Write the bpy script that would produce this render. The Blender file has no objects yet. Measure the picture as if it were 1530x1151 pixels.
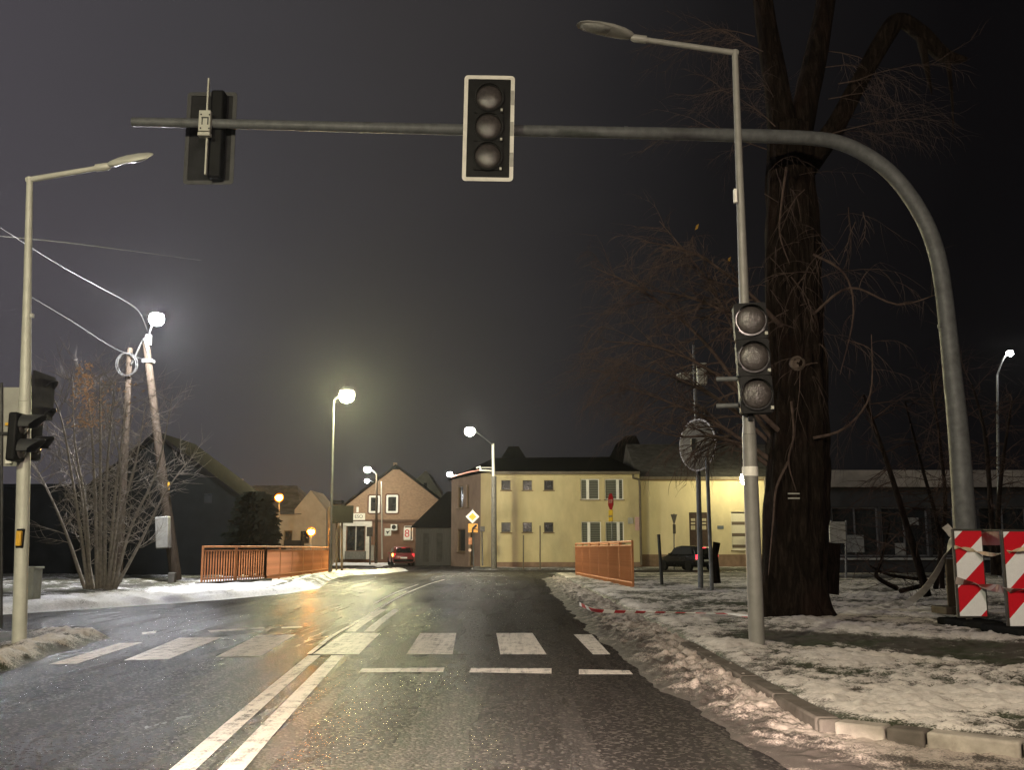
import bpy, bmesh, math, random
from mathutils import Vector, Matrix, noise
R = math.radians
random.seed(11)
S = bpy.context.scene
COL = S.collection
# ------------------------------------------------------------------ camera model
F, CX, CY, HZ, H = 1500.0, 765.0, 575.5, 816.0, 1.15
TH = math.atan((HZ - CY) / F)
ct, st = math.cos(TH), math.sin(TH)
def ray(px, py):
    u, v = (px - CX) / F, (CY - py) / F
    return Vector((u, ct - v * st, st + v * ct))
def P(px, py, Y):
    d = ray(px, py); t = Y / d.y
    return Vector((d.x * t, Y, H + d.z * t))
def G(px, py, z=0.0):
    d = ray(px, py); t = (z - H) / d.z
    return Vector((d.x * t, d.y * t, z))
HAZE = .0002
def zr(Y):                                   # the street falls gently away beyond the bridge
    t = min(max((Y - 36) / 34, 0), 1)
    return -0.38 * t * t * (3 - 2 * t)
# ------------------------------------------------------------------ mesh builder
ORG = {}
class MB:
    def __init__(s): s.v = []; s.f = []; s.mi = []; s.m = 0
    def add(s, vs, fs):
        b = len(s.v); s.v += [Vector(p) for p in vs]
        for f in fs: s.f.append([b + i for i in f]); s.mi.append(s.m)
    def box(s, c, size, rot=None):
        c = Vector(c); hx, hy, hz = size[0] / 2, size[1] / 2, size[2] / 2
        vs = [Vector((x, y, z)) for x in (-hx, hx) for y in (-hy, hy) for z in (-hz, hz)]
        if rot is not None: vs = [rot @ p for p in vs]
        s.add([c + p for p in vs], [(0, 1, 3, 2), (4, 6, 7, 5), (0, 4, 5, 1), (2, 3, 7, 6), (0, 2, 6, 4), (1, 5, 7, 3)])
    def bb(s, x0, x1, y0, y1, z0, z1): s.box(((x0 + x1) / 2, (y0 + y1) / 2, (z0 + z1) / 2), (abs(x1 - x0), abs(y1 - y0), abs(z1 - z0)))
    def tube(s, pts, rad, n=8, cap=True):
        pts = [Vector(p) for p in pts]
        if not hasattr(rad, '__len__'): rad = [rad] * len(pts)
        b = len(s.v); t0 = (pts[1] - pts[0]).normalized()
        ref = Vector((0, 0, 1)) if abs(t0.z) < .9 else Vector((1, 0, 0))
        a = t0.cross(ref).normalized()
        for i, p in enumerate(pts):
            t = (pts[min(i + 1, len(pts) - 1)] - pts[max(i - 1, 0)])
            t = t.normalized() if t.length > 1e-9 else t0
            a = (a - t * a.dot(t))
            a = a.normalized() if a.length > 1e-6 else t.orthogonal().normalized()
            c = t.cross(a)
            for k in range(n):
                w = 2 * math.pi * k / n
                s.v.append(p + (a * math.cos(w) + c * math.sin(w)) * rad[i])
        for i in range(len(pts) - 1):
            for k in range(n):
                k2 = (k + 1) % n
                s.f.append([b + i * n + k, b + i * n + k2, b + (i + 1) * n + k2, b + (i + 1) * n + k]); s.mi.append(s.m)
        if cap:
            s.f.append([b + k for k in range(n)][::-1]); s.mi.append(s.m)
            e = b + (len(pts) - 1) * n
            s.f.append([e + k for k in range(n)]); s.mi.append(s.m)
    def cyl(s, a, b, r, r2=None, n=14): s.tube([a, b], [r, r if r2 is None else r2], n)
    def lathe(s, prof, M, n=20):
        b = len(s.v)
        for r, z in prof:
            for k in range(n):
                w = 2 * math.pi * k / n
                s.v.append(M @ Vector((r * math.cos(w), r * math.sin(w), z)))
        for i in range(len(prof) - 1):
            for k in range(n):
                k2 = (k + 1) % n
                s.f.append([b + i * n + k, b + i * n + k2, b + (i + 1) * n + k2, b + (i + 1) * n + k]); s.mi.append(s.m)
        s.f.append([b + k for k in range(n)][::-1]); s.mi.append(s.m)
        e = b + (len(prof) - 1) * n
        s.f.append([e + k for k in range(n)]); s.mi.append(s.m)
    def prism(s, poly, M, th):
        n = len(poly)
        vs = [M @ Vector((x, y, 0)) for x, y in poly] + [M @ Vector((x, y, th)) for x, y in poly]
        s.add(vs, [list(range(n))[::-1], list(range(n, 2 * n))] + [(i, (i + 1) % n, n + (i + 1) % n, n + i) for i in range(n)])
    def ball(s, c, rx, ry, rz, nu=16, nv=10, z0=-1.0, z1=1.0, rot=None):
        c = Vector(c); pr = []
        for j in range(nv + 1):
            z = z0 + (z1 - z0) * j / nv
            pr.append((math.sqrt(max(1 - z * z, 1e-5)), z))
        M = Matrix.Translation(c) @ (rot.to_4x4() if rot is not None else Matrix()) @ Matrix.Diagonal((rx, ry, rz, 1))
        s.lathe(pr, M, nu)
    def loft(s, rings, cap=True):
        n = len(rings[0]); b = len(s.v)
        for r in rings: s.v += [Vector(p) for p in r]
        for i in range(len(rings) - 1):
            for k in range(n):
                k2 = (k + 1) % n
                s.f.append([b + i * n + k, b + i * n + k2, b + (i + 1) * n + k2, b + (i + 1) * n + k]); s.mi.append(s.m)
        if cap:
            s.f.append([b + k for k in range(n)][::-1]); s.mi.append(s.m)
            e = b + (len(rings) - 1) * n
            s.f.append([e + k for k in range(n)]); s.mi.append(s.m)
    def quad(s, a, b, c, d): s.add([a, b, c, d], [(0, 1, 2, 3)])
    def build(s, name, mats, parent=None, sharp=38, bev=0, flat=False):
        me = bpy.data.meshes.new(name)
        off = ORG.get(parent.name, Vector()) if parent else Vector()
        me.from_pydata([tuple(p - off) for p in s.v], [], s.f)
        mats = mats if isinstance(mats, (list, tuple)) else [mats]
        for m in mats: me.materials.append(m)
        for i, p in enumerate(me.polygons):
            p.material_index = s.mi[i]; p.use_smooth = not flat
        bm = bmesh.new(); bm.from_mesh(me); bmesh.ops.recalc_face_normals(bm, faces=bm.faces); bm.to_mesh(me); bm.free()
        if not flat: me.set_sharp_from_angle(angle=R(sharp))
        o = bpy.data.objects.new(name, me); COL.objects.link(o)
        if parent: o.parent = parent; ORG[o.name] = off
        if bev:
            md = o.modifiers.new('bevel', 'BEVEL'); md.width = bev; md.segments = 2; md.limit_method = 'ANGLE'; md.angle_limit = R(40)
        return o
def tag(o, label, cat, group=None):
    o['label'] = label; o['category'] = cat
    if group: o['group'] = group
    return o
def thing(name, label, cat, loc=(0, 0, 0), group=None):
    o = bpy.data.objects.new(name, None); COL.objects.link(o)
    o.location = loc; o.empty_display_size = .2; ORG[o.name] = Vector(loc)
    return tag(o, label, cat, group)
def structure(o): o['kind'] = 'structure'; return o
def dup(o, parent=None):
    c = o.copy(); COL.objects.link(c)
    if parent: c.parent = parent
    for ch in list(o.children): dup(ch, c)
    return c
def Mx(o, x, y, z): # matrix from origin and axes
    M = Matrix.Identity(4)
    for i in range(3):
        M[i][0] = x[i]; M[i][1] = y[i]; M[i][2] = z[i]; M[i][3] = o[i]
    return M
# ------------------------------------------------------------------ materials
def newmat(name):
    m = bpy.data.materials.new(name); m.use_nodes = True
    nt = m.node_tree; bs = nt.nodes['Principled BSDF']
    return m, nt, bs
def N(nt, t, **kw):
    n = nt.nodes.new(t)
    for k, v in kw.items(): setattr(n, k, v)
    return n
def L(nt, a, b): nt.links.new(a, b)
def mathn(nt, op, a, b=None, c=None, clamp=False):
    n = N(nt, 'ShaderNodeMath', operation=op); n.use_clamp = clamp
    for i, x in enumerate((a, b, c)):
        if x is None: continue
        if isinstance(x, (int, float)): n.inputs[i].default_value = x
        else: L(nt, x, n.inputs[i])
    return n.outputs[0]
def noisen(nt, co, scale, detail=4, rough=.55, dist=0):
    n = N(nt, 'ShaderNodeTexNoise'); L(nt, co, n.inputs['Vector'])
    n.inputs['Scale'].default_value = scale; n.inputs['Detail'].default_value = detail
    n.inputs['Roughness'].default_value = rough; n.inputs['Distortion'].default_value = dist
    return n.outputs['Fac']
def ramp(nt, fac, stops):
    n = N(nt, 'ShaderNodeValToRGB'); L(nt, fac, n.inputs[0])
    el = n.color_ramp.elements
    while len(el) < len(stops): el.new(.5)
    for e, (p, c) in zip(el, stops):
        e.position = p; e.color = (*c, 1) if hasattr(c, '__len__') else (c, c, c, 1)
    return n.outputs[0]
def mixc(nt, fac, a, b):
    n = N(nt, 'ShaderNodeMix', data_type='RGBA')
    if isinstance(fac, (int, float)): n.inputs[0].default_value = fac
    else: L(nt, fac, n.inputs[0])
    for i, x in ((6, a), (7, b)):
        if hasattr(x, '__len__'): n.inputs[i].default_value = (*x, 1)
        else: L(nt, x, n.inputs[i])
    return n.outputs[2]
def mapping(nt, co, scale):
    n = N(nt, 'ShaderNodeMapping'); L(nt, co, n.inputs[0]); n.inputs['Scale'].default_value = scale
    return n.outputs[0]
def bumpn(nt, bs, h, strength, dist=.01):
    n = N(nt, 'ShaderNodeBump'); n.inputs['Strength'].default_value = strength; n.inputs['Distance'].default_value = dist
    L(nt, h, n.inputs['Height']); L(nt, n.outputs[0], bs.inputs['Normal'])
def M(name, col, rough=.6, metal=0.0, var=.25, scale=4.0, bump=0.0, bscale=40.0, dirt=None, stretch=(1, 1, 1), spec=None):
    if spec is None: spec = 0 if rough >= .8 else (.2 if rough >= .55 else .5)
    m, nt, bs = newmat(name)
    co = N(nt, 'ShaderNodeTexCoord').outputs['Object']
    if stretch != (1, 1, 1): co = mapping(nt, co, stretch)
    f = noisen(nt, co, scale, 6, .6)
    lo = tuple(c * (1 - var) for c in col); hi = tuple(min(c * (1 + var), .95) for c in col)
    c = ramp(nt, f, [(.3, lo), (.7, hi)])
    if dirt:
        f2 = noisen(nt, co, scale * .37, 8, .7)
        c = mixc(nt, ramp(nt, f2, [(.52, 0.0), (.72, .75)]), c, dirt)
    L(nt, c, bs.inputs['Base Color'])
    r = ramp(nt, f, [(.3, min(rough * 1.15, 1)), (.7, rough * .85)])
    L(nt, r, bs.inputs['Roughness']); bs.inputs['Metallic'].default_value = metal
    bs.inputs['Specular IOR Level'].default_value = spec
    if bump: bumpn(nt, bs, noisen(nt, co, bscale, 5, .6), bump)
    return m
def glow(name, col, strength):
    m, nt, bs = newmat(name)
    bs.inputs['Base Color'].default_value = (*col, 1)
    bs.inputs['Emission Color'].default_value = (*col, 1); bs.inputs['Emission Strength'].default_value = strength
    return m
def stripes(name, a, b, axis, period, rough=.5, duty=.5, tint=.12):
    """flat colour bands across an object: axis is a direction in object space"""
    m, nt, bs = newmat(name)
    co = N(nt, 'ShaderNodeTexCoord').outputs['Object']
    d = N(nt, 'ShaderNodeVectorMath', operation='DOT_PRODUCT'); L(nt, co, d.inputs[0]); d.inputs[1].default_value = axis
    t = mathn(nt, 'FRACT', mathn(nt, 'DIVIDE', d.outputs['Value'], period))
    k = mathn(nt, 'GREATER_THAN', t, duty)
    c = mixc(nt, k, a, b)
    n = ramp(nt, noisen(nt, co, 14, 6, .65), [(.3, 1 - tint), (.7, 1.0)])
    mm = N(nt, 'ShaderNodeMix', data_type='RGBA', blend_type='MULTIPLY'); mm.inputs[0].default_value = 1
    L(nt, c, mm.inputs[6]); L(nt, n, mm.inputs[7]); L(nt, mm.outputs[2], bs.inputs['Base Color'])
    bs.inputs['Roughness'].default_value = rough
    return m

steel = M('galvanised_steel', (.122, .127, .132), .55, .15, .22, 9, .15, 60, dirt=(.075, .076, .076))
steel_pale = M('pale_painted_steel', (.5, .5, .44), .5, .05, .12, 6, .08, 60, dirt=(.4, .38, .33))
steel_mid = M('grey_painted_steel', (.22, .215, .20), .5, .05, .12, 6, .08, 60, dirt=(.16, .155, .14))
concrete = M('concrete', (.15, .145, .13), .85, 0, .25, 8, .4, 50, dirt=(.13, .12, .1))
black_plastic = M('black_plastic', (.006, .006, .0065), .6, 0, .3, 6, .06, 80, spec=.2)
dark_metal = M('dark_metal', (.03, .03, .03), .5, .3, .3, 8)
lens_glass = M('unlit_signal_lens', (.05, .043, .042), .15, 0, .35, 18, .6, 70, spec=.7)
white_paint = M('white_reflective_paint', (.72, .70, .64), .45, 0, .1, 5, 0, 40, dirt=(.55, .52, .45))
grey_paint = M('grey_paint', (.34, .34, .31), .55, 0, .15, 5, .05, 50, dirt=(.24, .23, .2))
board_back = M('board_back', (.016, .016, .018), .6, .1, .2, 6)
board_edge = M('board_edge', (.05, .05, .053), .5, .1, .2, 6)
yellow_plastic = M('yellow_plastic', (.75, .42, .04), .4, 0, .1, 10)
orange_paint = M('orange_railing_paint', (.45, .185, .075), .6, 0, .2, 7, .1, 60, dirt=(.3, .1, .04))
wood_pole = M('weathered_wood', (.05, .039, .029), .85, 0, .4, 6, .5, 30, stretch=(6, 6, .6))
twig = M('twig_bark', (.06, .042, .035), .9, 0, .35, 12)
twig_pale = M('pale_twig_bark', (.20, .18, .155), .9, 0, .35, 12)
dry_leaf = M('dry_leaf', (.5, .33, .2), .8, 0, .4, 30)
cable_m = M('cable_sheath', (.035, .035, .033), .6)
rubber = M('rubber', (.012, .012, .012), .8, 0, .3, 20, .3, 60)
bark_m, nt, bs = newmat('tree_bark')
co = N(nt, 'ShaderNodeTexCoord').outputs['Object']
f = noisen(nt, mapping(nt, co, (9, 9, 1.6)), 1.6, 9, .7, .6)
g = noisen(nt, co, 1.3, 6, .65)
c = ramp(nt, f, [(.3, (.006, .0045, .0038)), (.5, (.017, .0125, .010)), (.72, (.045, .033, .027))])
c = mixc(nt, ramp(nt, g, [(.5, 0.0), (.7, .55)]), c, (.032, .017, .014))
L(nt, c, bs.inputs['Base Color']); bs.inputs['Roughness'].default_value = .92; bs.inputs['Specular IOR Level'].default_value = .05
bumpn(nt, bs, f, 1.0, .14)

def asphalt_mat():
    m, nt, bs = newmat('wet_asphalt')
    co = N(nt, 'ShaderNodeTexCoord').outputs['Object']
    v = N(nt, 'ShaderNodeTexVoronoi'); L(nt, co, v.inputs['Vector']); v.inputs['Scale'].default_value = 52
    big = noisen(nt, co, .35, 7, .62, .4)
    track = noisen(nt, mapping(nt, co, (2.6, .12, 1)), 1.0, 5, .6)
    grain = noisen(nt, co, 160, 3, .7)
    c = ramp(nt, big, [(.3, (.018, .0165, .016)), (.7, (.032, .029, .0275))])
    vc = N(nt, 'ShaderNodeSeparateColor'); L(nt, v.outputs['Color'], vc.inputs[0])
    c = mixc(nt, ramp(nt, vc.outputs[0], [(.76, 0.0), (.93, .8)]), c, (.095, .085, .076))
    c = mixc(nt, ramp(nt, grain, [(.55, 0.0), (.75, .35)]), c, (.02, .019, .018))
    c = mixc(nt, ramp(nt, track, [(.5, 0.0), (.72, .42)]), c, (.085, .078, .072))      # dried salt between the wheel tracks
    L(nt, c, bs.inputs['Base Color'])
    wet = ramp(nt, noisen(nt, mapping(nt, co, (1.2, .3, 1)), .8, 6, .6), [(.3, .17), (.7, .28)])
    L(nt, wet, bs.inputs['Roughness'])
    h = mathn(nt, 'ADD', mathn(nt, 'MULTIPLY', v.outputs['Distance'], -.9), mathn(nt, 'MULTIPLY', grain, .35))
    bumpn(nt, bs, h, .42, .02)
    bump = bs.inputs['Normal'].links[0].from_socket
    df = N(nt, 'ShaderNodeBsdfDiffuse'); L(nt, c, df.inputs['Color']); L(nt, bump, df.inputs['Normal'])
    gl = N(nt, 'ShaderNodeBsdfGlossy'); L(nt, wet, gl.inputs['Roughness']); L(nt, bump, gl.inputs['Normal'])
    mx = N(nt, 'ShaderNodeMixShader'); L(nt, df.outputs[0], mx.inputs[1]); L(nt, gl.outputs[0], mx.inputs[2])
    L(nt, ramp(nt, noisen(nt, mapping(nt, co, (.8, .25, 1)), .6, 5, .6), [(.3, .06), (.7, .12)]), mx.inputs[0])
    nt.nodes.remove(bs); L(nt, mx.outputs[0], nt.nodes['Material Output'].inputs['Surface'])
    return m
asphalt = asphalt_mat()
def marking_mat():
    m, nt, bs = newmat('road_paint')
    co = N(nt, 'ShaderNodeTexCoord').outputs['Object']
    w = noisen(nt, co, 7, 9, .75); fine = noisen(nt, co, 85, 3, .7)
    streak = noisen(nt, mapping(nt, co, (18, .8, 1)), 1.0, 5, .7)
    k = mathn(nt, 'ADD', mathn(nt, 'MULTIPLY', w, .45), mathn(nt, 'ADD', mathn(nt, 'MULTIPLY', fine, .3), mathn(nt, 'MULTIPLY', streak, .25)))
    c = ramp(nt, k, [(.40, (.06, .055, .05)), (.455, (.34, .31, .28)), (.5, (.62, .57, .52)), (.7, (.76, .70, .64))])
    bumpn(nt, bs, fine, .4, .008); bump = bs.inputs['Normal'].links[0].from_socket
    df = N(nt, 'ShaderNodeBsdfDiffuse'); L(nt, c, df.inputs['Color']); L(nt, bump, df.inputs['Normal'])
    gl = N(nt, 'ShaderNodeBsdfGlossy'); gl.inputs['Roughness'].default_value = .32; L(nt, bump, gl.inputs['Normal'])
    mx = N(nt, 'ShaderNodeMixShader'); mx.inputs[0].default_value = .06; L(nt, df.outputs[0], mx.inputs[1]); L(nt, gl.outputs[0], mx.inputs[2])
    nt.nodes.remove(bs); L(nt, mx.outputs[0], nt.nodes['Material Output'].inputs['Surface'])
    return m
road_paint = marking_mat()
def snow_mat(name, snowc, soilc, grass=(.03, .035, .016), fine=55):
    """snow over soil; the 'snow' attribute is how much snow lies at a point"""
    m, nt, bs = newmat(name)
    co = N(nt, 'ShaderNodeTexCoord').outputs['Object']
    a = N(nt, 'ShaderNodeAttribute', attribute_name='snow').outputs['Fac']
    n1 = noisen(nt, co, fine, 5, .7); n2 = noisen(nt, co, 6, 6, .6)
    k = mathn(nt, 'ADD', a, mathn(nt, 'ADD', mathn(nt, 'MULTIPLY', mathn(nt, 'SUBTRACT', n1, .5), 1.25), mathn(nt, 'MULTIPLY', mathn(nt, 'SUBTRACT', n2, .5), 1.0)))
    k = ramp(nt, k, [(.36, 0.0), (.62, 1.0)])
    soil = mixc(nt, ramp(nt, noisen(nt, co, 1.7, 5, .6), [(.45, 0.0), (.6, 1.0)]), soilc, grass)
    snow = ramp(nt, noisen(nt, co, 23, 5, .6), [(.3, tuple(x * .72 for x in snowc)), (.65, snowc)])
    L(nt, mixc(nt, k, soil, snow), bs.inputs['Base Color']); bs.inputs['Roughness'].default_value = .75
    bs.inputs['Specular IOR Level'].default_value = .3
    bumpn(nt, bs, mathn(nt, 'ADD', mathn(nt, 'MULTIPLY', n1, .5), mathn(nt, 'MULTIPLY', noisen(nt, co, 130, 4, .7), .3)), .6, .02)
    return m
snow_right = snow_mat('trodden_snow', (.64, .585, .545), (.052, .043, .035))
snow_left = snow_mat('old_snow', (.82, .82, .85), (.05, .046, .04))
slush = snow_mat('dirty_slush', (.44, .375, .33), (.06, .049, .042), (.055, .045, .039), 70)

# ------------------------------------------------------------------ ground meshes
def fbm(x, y, sc, oc=4):
    return noise.fractal(Vector((x * sc, y * sc, 3.7)), 1.0, 2.0, oc)
def smooth(a, b, x):
    t = min(max((x - a) / (b - a), 0), 1); return t * t * (3 - 2 * t)
def grid(name, rows, xs_of, zf, sf, mat, ncol):
    """rows: list of Y; xs_of(Y)->(x0,x1); zf(x,y,u)->z; sf(x,y,z,u)->snow cover"""
    vs = []; sn = []; fs = []
    for y in rows:
        x0, x1 = xs_of(y)
        for j in range(ncol + 1):
            u = j / ncol; x = x0 + (x1 - x0) * u
            z = zf(x, y, u); vs.append((x, y, z)); sn.append(sf(x, y, z, u))
    for i in range(len(rows) - 1):
        for j in range(ncol):
            a = i * (ncol + 1) + j
            fs.append((a, a + 1, a + ncol + 2, a + ncol + 1))
    me = bpy.data.meshes.new(name); me.from_pydata(vs, [], fs); me.materials.append(mat)
    at = me.attributes.new('snow', 'FLOAT', 'POINT'); at.data.foreach_set('value', sn)
    for p in me.polygons: p.use_smooth = True
    o = bpy.data.objects.new(name, me); COL.objects.link(o); return o
def georows(a, b, n):
    return [a * (b / a) ** (i / (n - 1)) for i in range(n)]
# --- earth: one sheet to the horizon
rows = [-60, -20, 0, 20, 36, 45, 55, 65, 75, 90, 110, 150, 250, 600]
structure(grid('ground', rows, lambda y: (-400, 400), lambda x, y, u: zr(y) - .06, lambda x, y, z, u: .5 + .3 * fbm(x, y, .05), snow_left, 60))
# --- road sheet
rows = [-30, 0, 10, 20, 30, 36] + [36 + i * 3 for i in range(1, 21)]
structure(grid('road', rows, lambda y: (-60 if y < 24 else -14, 40 if y > 30 else 14), lambda x, y, u: zr(y), lambda x, y, z, u: 0, asphalt, 40))
# smooth resample
def cat(pts, rad, n=6):
    o = []; q = []
    for i in range(len(pts) - 1):
        p0, p1, p2, p3 = pts[max(i - 1, 0)], pts[i], pts[i + 1], pts[min(i + 2, len(pts) - 1)]
        for k in range(n):
            t = k / n
            o.append(.5 * ((2 * p1) + (p2 - p0) * t + (2 * p0 - 5 * p1 + 4 * p2 - p3) * t * t + (3 * p1 - p0 - 3 * p2 + p3) * t ** 3))
            q.append(rad[i] + (rad[i + 1] - rad[i]) * t)
    o.append(pts[-1]); q.append(rad[-1]); return o, q
# --- road markings
def mark(name, quads, zoff=.004):
    b = MB()
    for q in quads: b.quad(*[Vector((p[0], p[1], zr(p[1]) + zoff)) for p in q])
    return structure(b.build(name, road_paint, flat=True))
def mpx(pts): return [G(*p) for p in pts]
zq = []
for k in range(-4, 4):
    x0 = -2.12 + k * .0
    fl = 514 + (k + 1) * 113.8; nl = 467 + (k + 1) * 140.3
    zq.append(mpx([(fl, 947), (fl + 54, 947), (nl + 69, 979), (nl, 979)]))
# own stripes for the left part, which runs askew
zq = [q for i, q in enumerate(zq) if i >= 3][:4] + [mpx([(385, 950), (442, 949), (390, 982), (322, 983)]), mpx([(268, 954), (333, 953), (252, 986), (185, 988)]), mpx([(178, 962), (213, 961), (115, 993), (72, 994)])]
zq[3] = mpx([(857, 949), (884, 949), (912, 979), (886, 979)])
mark('zebra_crossing', zq)
mark('stop_line', [mpx([(541, 1000), (664, 999), (662, 1005.5), (536, 1006)]), mpx([(704, 999.5), (824, 1000), (824, 1008), (701, 1006)]), mpx([(865, 1001.5), (940, 1003), (946, 1009), (865, 1009)])])
mark('give_way_line', [mpx([(310, 943), (394, 938), (396, 940), (314, 946)]), mpx([(420, 938), (452, 937), (452, 938.5), (421, 940)]), mpx([(212, 946), (234, 944), (232, 947), (212, 949)])])
def strip(pts, w):
    out = []
    for (a, b) in zip(pts, pts[1:]):
        out.append([(a[0] - w / 2, a[1]), (a[0] + w / 2, a[1]), (b[0] + w / 2, b[1]), (b[0] - w / 2, b[1])])
    return out
def along(pix, n=14):
    g = [G(*p) for p in pix]; q, _ = cat(g, [1] * len(g), n); return [(p.x, p.y) for p in q]
def shift(pts, d): return [(x + d, y) for x, y in pts]
near_l = along([(306 - 24, 1180), (310, 1151), (400, 1063), (487, 980.5)]); far_l = along([(537, 945), (552, 933), (583, 911)])
mark('centre_line', [q for l in (near_l, far_l) for d in (-.125, .125) for q in strip(shift(l, d), .135)])
mark('edge_of_ice', strip(along([(462, 979), (500, 950), (545, 924), (600, 891), (640, 874), (664, 867)]), .055) + strip(along([(560, 903), (590, 887), (625, 874)]), .05), .009)

# --- right pavement: trodden snow on grass
KX = 1.97
def kerb_x(y):                                           # inner face of the kerb
    return KX + .012 * max(0, 8 - y) - .012 * max(0, y - 14)
def corner(y): return KX + 1.25 * max(0, (6.35 - y)) if y < 6.35 else kerb_x(y)
def strip_mask(x, y):                                     # darker strip of thinner snow cover running back from the lamp post
    c = 11.6 - .95 * (x - 3.0)
    hw = 1.0 + .35 * (x - 2.6)
    d = abs(y - c) / max(hw, .5)
    return (1 - smooth(.6, 1.0, d)) * smooth(2.2, 3.0, x) * (1 - smooth(9, 12, x))
def pave_base(x, y, e): return .105 * smooth(0, .07, e + .02) + .0 + zr(y)
def pave_z(x, y, u):
    e = x - corner(y)
    near = 1 - smooth(20, 45, y)
    pm = strip_mask(x, y)
    cell = noise.voronoi(Vector((x * 5.2, y * 5.2 + .7 * fbm(x, y, 2), 0)))[0][0]
    cell2 = noise.voronoi(Vector((x * 11, y * 11, 5)))[0][0]
    l = .032 * (cell - .35) + .026 * (cell2 - .35) + .03 * fbm(x, y, 1.1, 3) + .024 * fbm(x * .7, y, 12, 4)
    l *= (1 - .35 * pm)
    return pave_base(x, y, e) + (l * near + .018) * smooth(.0, .25, e) - .01 * pm
def pave_s(x, y, z, u):
    e = x - corner(y)
    h = (z - zr(y) - .125)
    s = .44 + 11 * h + .22 * fbm(x, y, .8, 3)
    s += .14 * (1 - smooth(.1, .4, e))
    s -= .30 * strip_mask(x, y) * (.8 + .8 * fbm(x, y, 2.5, 3))
    s -= .12 * smooth(14, 17, y) * (1 - smooth(19, 24, y)) * (1 - smooth(3, 6, x))
    s -= .25 * smooth(8, 10, y) * smooth(5, 6, x) * (1 - smooth(11, 12, y))
    return s
rowsp = georows(4.3, 40, 440)
structure(grid('snowy_pavement', rowsp, lambda y: (corner(y), y * .62 + 3.2), pave_z, pave_s, snow_right, 250))
# --- kerb of separate stones
kb = MB()
kp = [(corner(y), y) for y in (4.2, 5.0, 5.4, 5.69, 6.0, 6.14, 6.33)] + [(kerb_x(6.4 + i * .98), 6.4 + i * .98) for i in range(6)]
kmat = M('kerb_stone', (.12, .105, .092), .85, 0, .3, 5, .4, 45, dirt=(.12, .1, .085))
kmat_white = M('pale_kerb_stone', (.30, .27, .235), .8, 0, .35, 6, .4, 45, dirt=(.13, .11, .09))
for i, (a, b) in enumerate(zip(kp, kp[1:])):
    a = Vector((*a, 0)); b = Vector((*b, 0)); d = (b - a); ln = d.length; d.normalize(); n = Vector((d.y, -d.x, 0))
    mid = (a + b) / 2 - n * .055
    rot = Matrix((n, d, Vector((0, 0, 1)))).transposed()
    kb.m = 1 if i in (3, 5) else 0
    kb.box((mid.x, mid.y, .028 + random.uniform(-.006, .006)), (.15, ln - .012, .17), rot)
structure(kb.build('kerb', [kmat, kmat_white], bev=.015))
# --- slush bank along the kerb
def sl_x(y):
    t = smooth(5.2, 9.5, y)
    return (kerb_x(y) - .62 - .22 * t - .12 * smooth(10, 13, y) + .25 * smooth(22, 34, y)) + .10 * fbm(0, y, 1.3, 3), corner(y) + .10 - .16 * (1 - smooth(6.6, 7.6, y)) + .35 * smooth(9, 12, y)
def sl_z(x, y, u):
    env = smooth(0, .55, u) * (.075 if y > 8 else .03 + .045 * smooth(6.2, 8.2, y)) * (1 - .25 * smooth(.8, 1, u))
    lump = abs(fbm(x, y, 8.5, 6)) * .75 + noise.voronoi(Vector((x * 13, y * 9, 1)))[0][0] * .45 - .22
    return zr(y) + .004 + env * (.75 + .25 * fbm(x, y, 2)) + lump * .08 * smooth(0, .3, u) * (.5 + .5 * smooth(6, 8, y)) - .012 * (1 - smooth(0, .1, u))
rowss = georows(4.2, 36, 600)
o = grid('slush_bank', rowss, sl_x, sl_z, lambda x, y, z, u: .30 + .45 * u + .25 * fbm(x, y, 3, 4) + 1.6 * (z - zr(y) - .06), slush, 44)
o['kind'] = 'stuff'
# --- left traffic island
def is_x(y): # right edge of the island
    t = (y - 9.2) / 4.6
    return -8.5 - (y - 9) * .75, -4.65 - .42 * t - .9 * max(0, t - .82) * 4 + .08 * fbm(1, y, 2, 3)
def is_z(x, y, u):
    e = 1 - u
    edge = min(smooth(0, .05, e), smooth(9.0, 9.35, y), (1 - smooth(13.4, 14.0, y)))
    ridge = math.exp(-((e - .07) / .06) ** 2) * .05 + math.exp(-((y - 9.5) / .35) ** 2) * .045
    lump = abs(fbm(x, y, 6, 5)) * .55 + noise.voronoi(Vector((x * 11, y * 9, 8)))[0][0] * .4 - .2
    return edge * (.04 + ridge * (1 + .5 * fbm(x, y, 2)) + lump * (.03 + ridge * 1.3)) - .012 * (1 - edge)
rowsi = [9.0 + 5.0 * i / 149 for i in range(150)]
structure(grid('traffic_island', rowsi, is_x, is_z, lambda x, y, z, u: .30 + .3 * smooth(.7, .93, u) + 3.5 * (z - .08) + .25 * fbm(x, y, 1.5, 4), snow_right, 110))
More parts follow.
